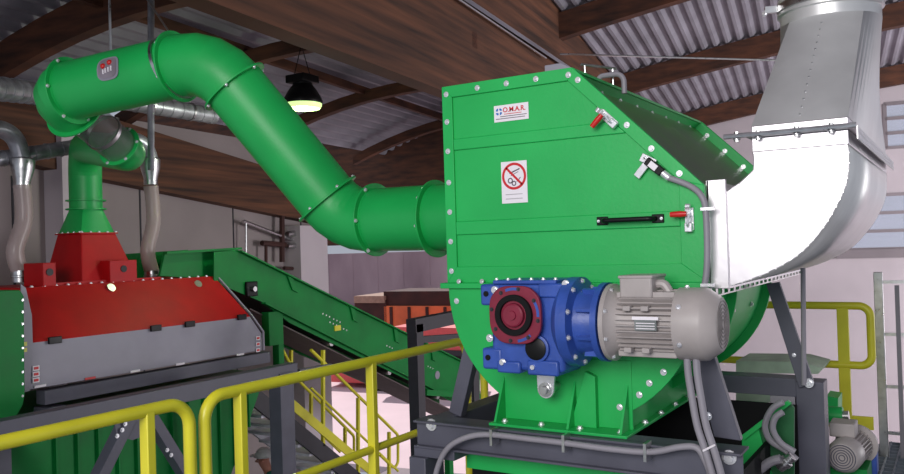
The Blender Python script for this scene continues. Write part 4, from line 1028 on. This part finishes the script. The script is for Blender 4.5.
# red hopper
hc = V((5.91, 8.75, 0))
mo = MB()
def sq(hx_, hy_, z, cx_=PX_, cy_=PY_): return [V((cx_-hx_, cy_-hy_, z)), V((cx_+hx_, cy_-hy_, z)), V((cx_+hx_, cy_+hy_, z)), V((cx_-hx_, cy_+hy_, z))]
a, b = sq(.37, .37, zt3, PX_+.05), sq(.225, .225, 5.78)
mo.add(a+b, [(3,2,1,0), (4,5,6,7)]+[(i, (i+1)%4, (i+1)%4+4, i+4) for i in range(4)])
hop = mo.build('hopper', RED, S, .012, label='red pyramid hopper')
MB().box((PX_-.245, PY_-.245, 5.775), (PX_+.245, PY_+.245, 5.79)).build('hopper_flange', RED, S)
for i in range(5):
    for xx, yy in ((-.22+.11*i, -.235), (.235, -.22+.11*i), (-.235, -.22+.11*i)): bolt(S, V((PX_+xx, PY_+yy, 5.79)), (0,0,1), .014)
for sx in (-1, 1):
    pxa, pxb = ((42, 55), (109, 136))[sx > 0]
    xa_, xb_ = ay(pxa, 275, 8.28).x, ay(pxb, 275, 8.28).x; xx = (xa_+xb_)/2
    mb = MB(); mb.box((xa_, 8.26, zt3), (xb_, 8.29, zt3+.25)); mb.box((xa_, 8.28, zt3), (xa_+.025, 8.62, zt3+.25)); mb.box((xb_-.025, 8.28, zt3), (xb_, 8.62, zt3+.25))
    br = mb.build('mounting_bracket', RED, S, .006)
    MB().cyl((xx, 8.252, zt3+.15), (xx, 8.27, zt3+.15), .04, n=16).build('bracket_hole', BLACK, br)
MB().box((5.2, 8.31, zt3), (6.62, 8.36, zt3+.03)).build('base_rail', RED, S)
# dark frame under hood, green flange with bolts, green hopper body
MB().box((ay(45, 400, 7.75).x, 7.75, zg0-.17), (xr0+.1, 7.9, zg0-.03)).build('frame_beam', DARK, S, .004)
MB().box((ay(45, 400, 7.75).x, 7.72, zg0-.20), (ay(45, 400, 7.75).x+.2, 7.95, zg0-.4)).build('spring_block', DARK, S, .004)
zfl = zg0-.28
MB().box((xl0+.35, 7.66, zfl), (xr0, 7.9, zfl+.02)).build('base_flange', GREEN_D, S)
for i in range(20): bolt(S, V((xl0+.45+(xr0-xl0-.55)*i/19, 7.69, zfl+.02)), (0,0,1), .016)
hb = MB(); hb.prism([V((xl0-.6, 7.72, zfl)), V((xr0-.02, 7.72, zfl)), V((xr0-1.2, 7.72, 1.8)), V((xl0-.6, 7.72, 1.8))], (0, 1.7, 0)); hb.build('base_hopper', GREEN_D, S)
for i in range(13):
    x = xl0+.2+i*.235
    if x < xr0-.1:
        zlo = 1.8 if x < xr0-1.2 else zfl-(x*0+ (zfl-1.8))*((xr0-.02-x)/1.18)
        MB().box((x, 7.68, zlo), (x+.02, 7.72, zfl)).build('stiffening_rib', GREEN_D, S)
MB().box((xl0-.55, 7.5, 0), (xl0-.35, 7.7, 4.0)).build('leg', DARK, S)
MB().box((xr0-.2, 9.3, 0), (xr0, 9.5, 3.9)).build('leg', DARK, S); MB().box((xl0, 9.3, 0), (xl0+.2, 9.5, 3.9)).build('leg', DARK, S)

# dark walkway beam, post and V braces in front of the machine
Yb = 6.5
W = thing('walkway_frame', 'anthracite beam with square post and V braces before the red machine', 'frame', V((5.2, Yb, 0)))
zb1 = ay(190, 384, Yb).z
xpost0, xpost1 = ay(279, 380, Yb).x, ay(298, 380, Yb).x
MB().box((1.5, Yb, zb1-.17), (xpost1, Yb+.14, zb1)).build('beam', DARK, W, .004)
MB().box((xpost0, Yb-.02, 0), (xpost1-.09, Yb+.16, ay(288, 372, Yb).z)).build('post', DARK, W, .004)
MB().bar(ay(128, 418, Yb+.03), ay(92, 490, Yb+.03), .10, .13, (0,1,0)).build('brace', DARK, W, .004)
MB().bar(ay(148, 414, Yb+.03), ay(195, 490, Yb+.03), .10, .13, (0,1,0)).build('brace', DARK, W, .004)
MB().prism([ay(x, y, Yb-.0) for x, y in ((114, 424), (156, 415), (152, 432), (132, 440), (116, 436))], (0, -.012, 0)).build('gusset_plate', DARK, W)
for (px, py) in ((125, 424), (122, 430), (117, 436), (146, 421), (150, 428), (167, 450), (171, 455)): bolt(W, ay(px, py, Yb-.03), (0,-1,0), .016)
MB().bar(ay(298, 372, Yb+.05), ay(330, 366, Yb+.6), .05, .06).build('stub_beam', DARK, W)

# ================================================================== CONVEYOR
YC0, YC1 = 8.2, 9.15
CV = thing('belt_conveyor', 'green inclined belt conveyor descending to the right behind the rail', 'conveyor', V((8.5, 8.6, 4.8)))
t0 = ay(238, 251, YC0); 
top = [ay(238, 251, YC0), ay(480, 371, YC0)]; bot = [ay(262, 303, YC0), ay(480, 414, YC0)]
sidep = [ay(214, 252, YC0), ay(238, 250, YC0), ay(480, 370.5, YC0), ay(480, 415, YC0), ay(290, 323, YC0), ay(262, 302, YC0), ay(214, 282, YC0)]
for yy in (0, YC1-YC0):
    MB().prism([p+V((0, yy, 0)) for p in sidep], (0, .02, 0)).build('side_panel', GREEN_D, CV, .003)
du = (top[1]-top[0]).normalized()
MB().bar(top[0]+V((0,-.03,0)), top[1]+V((0,-.03,0)), .08, .02).build('top_flange', GREEN_D, CV)
MB().bar(top[0]+V((0,YC1-YC0-.03,0)), top[1]+V((0,YC1-YC0-.03,0)), .08, .02).build('top_flange', GREEN_D, CV)
m0_ = sidep[5].lerp(sidep[4], .3)
MB().bar(bot[0]+V((0,-.03,0.0)), bot[1]+V((0,-.03,0)), .08, .02).build('bottom_flange', GREEN_D, CV)
b0, b1 = bot[0].lerp(top[0], .25), bot[1].lerp(top[1], .25)
MB().prism([b0+V((0,.04,0)), b1+V((0,.04,0)), b1+V((0,YC1-YC0-.04,0)), b0+V((0,YC1-YC0-.04,0))], (0,0,.02)).build('belt', BELT, CV)
# return belt with lower guard below
g0, g1_ = ay(245, 312, YC0+.1), ay(480, 428, YC0+.1)
MB().prism([ay(250, 308, YC0+.1), ay(480, 424, YC0+.1), ay(480, 424, YC0+.1)+V((0,.8,0)), ay(250, 308, YC0+.1)+V((0,.8,0))], (0,0,-.02)).build('return_belt', BELT, CV)
MB().bar(ay(255, 330, YC1), ay(420, 404, YC1), .05, .12).build('lower_rail', GREEN_D, CV)
MB().bar(ay(420, 392, YC0-.05), ay(480, 396, YC0-.05), .3, .1).build('lower_rail', GREEN_D, CV)
for t in (.16, .38, .56, .74, .9):
    p = top[0].lerp(top[1], t); q_ = p.lerp(bot[0].lerp(bot[1], t), .3)
    MB().prism([p, q_+V((0,0,0)), q_-du*.12, p-du*.12], (0, -.03, 0)).build('stiffener', GREEN_D, CV)
for t in (.25, .5, .75):
    p = bot[0].lerp(bot[1], t); MB().cyl(p+V((0,.02,-.06)), p+V((0,YC1-YC0,-.06)), .05, n=16).build('roller', ZINC, CV)
for t, s in ((.24, .5), (.26, .62), (.5, .5), (.7, .5), (.28, .5), (.3, .62), (.53, .62)):
    p = top[0].lerp(top[1], t).lerp(bot[0].lerp(bot[1], t), s)
    for k_ in range(3): bolt(CV, p+du*.08*k_-V((0,.0,0)), (0,-1,0), .010)
c = ay(250, 289, YC0); brg = MB().box(c-V((.10, .05, .10)), c+V((.10, .0, .10))).build('bearing_housing', BLACK, CV, .012)
MB().cyl(c-V((0,.10,0)), c-V((0,.04,0)), .035, n=16).build('shaft_end', ZINC, brg)
c = ay(337, 328, YC0); MB().box(c-V((.07, .02, .04)), c+V((.07, 0, .04))).build('yellow_tag', YEL, CV)
c = ay(437, 375, YC0); MB().cyl(c-V((0,.012,0)), c, .075, n=20).build('round_sticker', HOOD, CV)
# head box at left
hb_ = [ay(165, 253, YC0+.15), ay(238, 248, YC0+.15), ay(238, 262, YC0+.15), ay(222, 280, YC0+.15), ay(160, 276, YC0+.15)]
MB().prism(hb_, (0, .04, 0)).build('head_box', GREEN_D, CV, .004)
a, b = ay(165, 253, YC0+.1), ay(240, 248.5, YC0+.1); MB().bar(a, b, .08, .03).build('top_flange', GREEN_D, CV)
MB().prism([p+V((0, 1.0, 0)) for p in hb_], (0, .04, 0)).build('head_box', GREEN_D, CV)
# support leg with foot
c0 = ay(275, 320, YC0); MB().box(c0+V((-.14, -.02, -.35)), c0+V((.14, .12, .12))).build('support_bracket', GREEN_D, CV, .005)
MB().box(V((c0.x+.06, YC0, 0)), V((c0.x+.16, YC0+.12, c0.z-.2))).build('leg', GREEN_D, CV)
c0 = ay(450, 415, YC0+.3); MB().box(V((c0.x-.07, YC0+.3, 0)), V((c0.x+.07, YC0+.42, c0.z))).build('leg', GREEN_D, CV)
c0 = ay(390, 385, YC1); 
MB().bar(ay(352, 372, YC1), ay(300, 352, YC1), .06, .08).build('under_frame', GREEN_D, CV)

# ================================================================== STAIRS
YS0, YS1 = 7.95, 8.75
ST = thing('steel_stairs', 'steel staircase with pale treads going down to the yard behind the dark post', 'stairs', V((8.5, 8.3, 0)))
p0, p1 = ay(250, 392, YS0), ay(372, 492, YS0)
slope = (p1-p0); dist = slope.length; du2 = slope.normalized()
pe2 = p0 + slope*2.0
MB().bar(p0-V((0,0,.02)), pe2, .05, .22).build('stringer', DARKER, ST)
MB().bar(p0+V((0,YS1-YS0,-.02)), pe2+V((0,YS1-YS0,0)), .05, .22).build('stringer', TREAD, ST)
MB().bar(p0+V((.25,-.03,.10)), pe2+V((.25,-.03,.12)), .02, .13).build('toe_board', YEL, ST)
nT = 22; run = (pe2-p0)/nT
for i in range(nT):
    c = p0+run*(i+.5)+V((0,0,-.10)); MB().box(c+V((-.13, .02, -.018)), c+V((.13, YS1-YS0-.02, .018))).build('tread', TREAD, ST)
def handrail(Y, pts_top, pts_mid, posts):
    hr = MB().tube(fillet([ay(x, y, Y) for x, y in pts_top], .1), .024, 10).build('handrail', YEL, ST)
    MB().tube([ay(x, y, Y) for x, y in pts_mid], .02, 8).build('mid_rail', YEL, ST)
    for (x, ya, yb) in posts: MB().bar(ay(x, ya, Y), ay(x, yb, Y), .05, .04, (1,0,0)).build('baluster', YEL, ST)
handrail(YS0, [(311, 350), (334, 372), (398, 435), (398, 472), (380, 455)], [(311, 388), (372, 446), (398, 471)], [(323, 350, 446), (358, 398, 485), (389, 432, 500)])
handrail(YS1, [(280, 345), (299, 381), (354, 436), (354, 452)], [(285, 398), (340, 452)], [(311, 394, 418), (345, 428, 452), (291, 350, 400)])
struct(MB().box((ay(300, 470, 8.0).x, 7.2, 0), (ay(300, 470, 8.0).x+.01, 7.21, .01)), 'trim_60', CONC) if False else None

# ================================================================== WORKER
hp_ = ay(264, 459, 8.95)
hp_ = EYE + (hp_-EYE)*(12.9/((hp_-EYE).length))
PR = thing('person', 'worker in white hard hat and teal shirt walking below the stairs', 'person', V((hp_.x, hp_.y, 0)))
fw = V((-cam2w(V((1,0,0))).x, -cam2w(V((1,0,0))).y, 0)).normalized(); sd = V((-fw.y, fw.x, 0))
zH = hp_.z
def P(f, s, z): return V((hp_.x, hp_.y, 0)) + fw*f + sd*s + V((0, 0, z))
bodyv = [P(-.28,0,zH-.78), P(-.22,0,zH-.52), P(-.14,0,zH-.28), P(-.06,0,zH-.16), P(0,0,zH-.06), P(.02,0,zH+.03),
         P(-.16,.20,zH-.27), P(-.12,.26,zH-.52), P(.04,.22,zH-.70), P(-.16,-.20,zH-.27), P(-.12,-.26,zH-.52), P(.06,-.2,zH-.68),
         P(-.30,.10,zH-.86), P(-.12,.10,zH-1.22), P(-.30,.10,.08), P(-.15,.10,.04), P(-.32,-.10,zH-.86), P(-.34,-.10,zH-1.22), P(-.50,-.10,.08), P(-.35,-.10,.04)]
edges = [(0,1),(1,2),(2,3),(3,4),(4,5),(2,6),(6,7),(7,8),(2,9),(9,10),(10,11),(0,12),(12,13),(13,14),(14,15),(0,16),(16,17),(17,18),(18,19)]
rad = [.15,.15,.16,.065,.085,.10,.07,.05,.035,.07,.05,.035,.09,.065,.05,.035,.09,.065,.05,.035]
me = bpy.data.meshes.new('body'); off = PR.location; me.from_pydata([tuple(v-off) for v in bodyv], edges, []); me.materials.append(SKIN)
bo = bpy.data.objects.new('body', me); COL.objects.link(bo); bo.parent = PR
sk = bo.modifiers.new('skin', 'SKIN'); 
for i, r in enumerate(rad): me.skin_vertices[0].data[i].radius = (r, r) if me.skin_vertices else (r, r)
if me.skin_vertices: me.skin_vertices[0].data[0].use_root = True
sb = bo.modifiers.new('subdivision', 'SUBSURF'); sb.levels = 2; sb.render_levels = 2
def shell(vs, es, rs, name, m):
    me = bpy.data.meshes.new(name); me.from_pydata([tuple(v-off) for v in vs], es, []); me.materials.append(m)
    o = bpy.data.objects.new(name, me); COL.objects.link(o); o.parent = PR; o.modifiers.new('skin', 'SKIN')
    for i, r in enumerate(rs): me.skin_vertices[0].data[i].radius = (r, r)
    me.skin_vertices[0].data[0].use_root = True
    s = o.modifiers.new('subdivision', 'SUBSURF'); s.levels = 2; s.render_levels = 2; return o
try:
    shell([bodyv[i] for i in (0,1,2,3,6,7,9,10)], [(0,1),(1,2),(2,3),(2,4),(4,5),(2,6),(6,7)], [.17,.175,.185,.075,.10,.075,.10,.075], 'shirt', SHIRT)
    shell([bodyv[i] for i in (0,12,13,14,16,17,18)], [(0,1),(1,2),(2,3),(0,4),(4,5),(5,6)], [.17,.12,.09,.075,.12,.09,.075], 'trousers', TROU)
except Exception as ex: print('skin', ex)
hm = MB(); cH = P(.0, 0, zH+.05)
prof = [(math.sin(math.pi/2*k_/7)*.13, math.cos(math.pi/2*k_/7)*.135) for k_ in range(8)]
hm.lathe(cH, (0,0,1), [(-.01, .15), (0, .152), (.004, .137)]+prof[1:], 24); h_ = hm.build('helmet', HELM, PR)
MB().prism([cH+fw*.10+sd*.10, cH+fw*.20+sd*.05, cH+fw*.20-sd*.05, cH+fw*.10-sd*.10], (0,0,.012)).build('brim', HELM, h_)
MB().tube([P(.085,0,zH+.0), P(.12,0,zH-.03), P(.09,0,zH-.045)], [.018,.02,.012], 8).build('nose', SKIN, PR)
for s in (-1, 1):
    MB().ball(P(.085, s*.035, zH+.015), .012, 8, 6).build('eye', BLACK, PR)
    MB().ball(P(.0, s*.095, zH-.01), .028, 10, 6, (.6,.6,1)).build('ear', SKIN, PR)
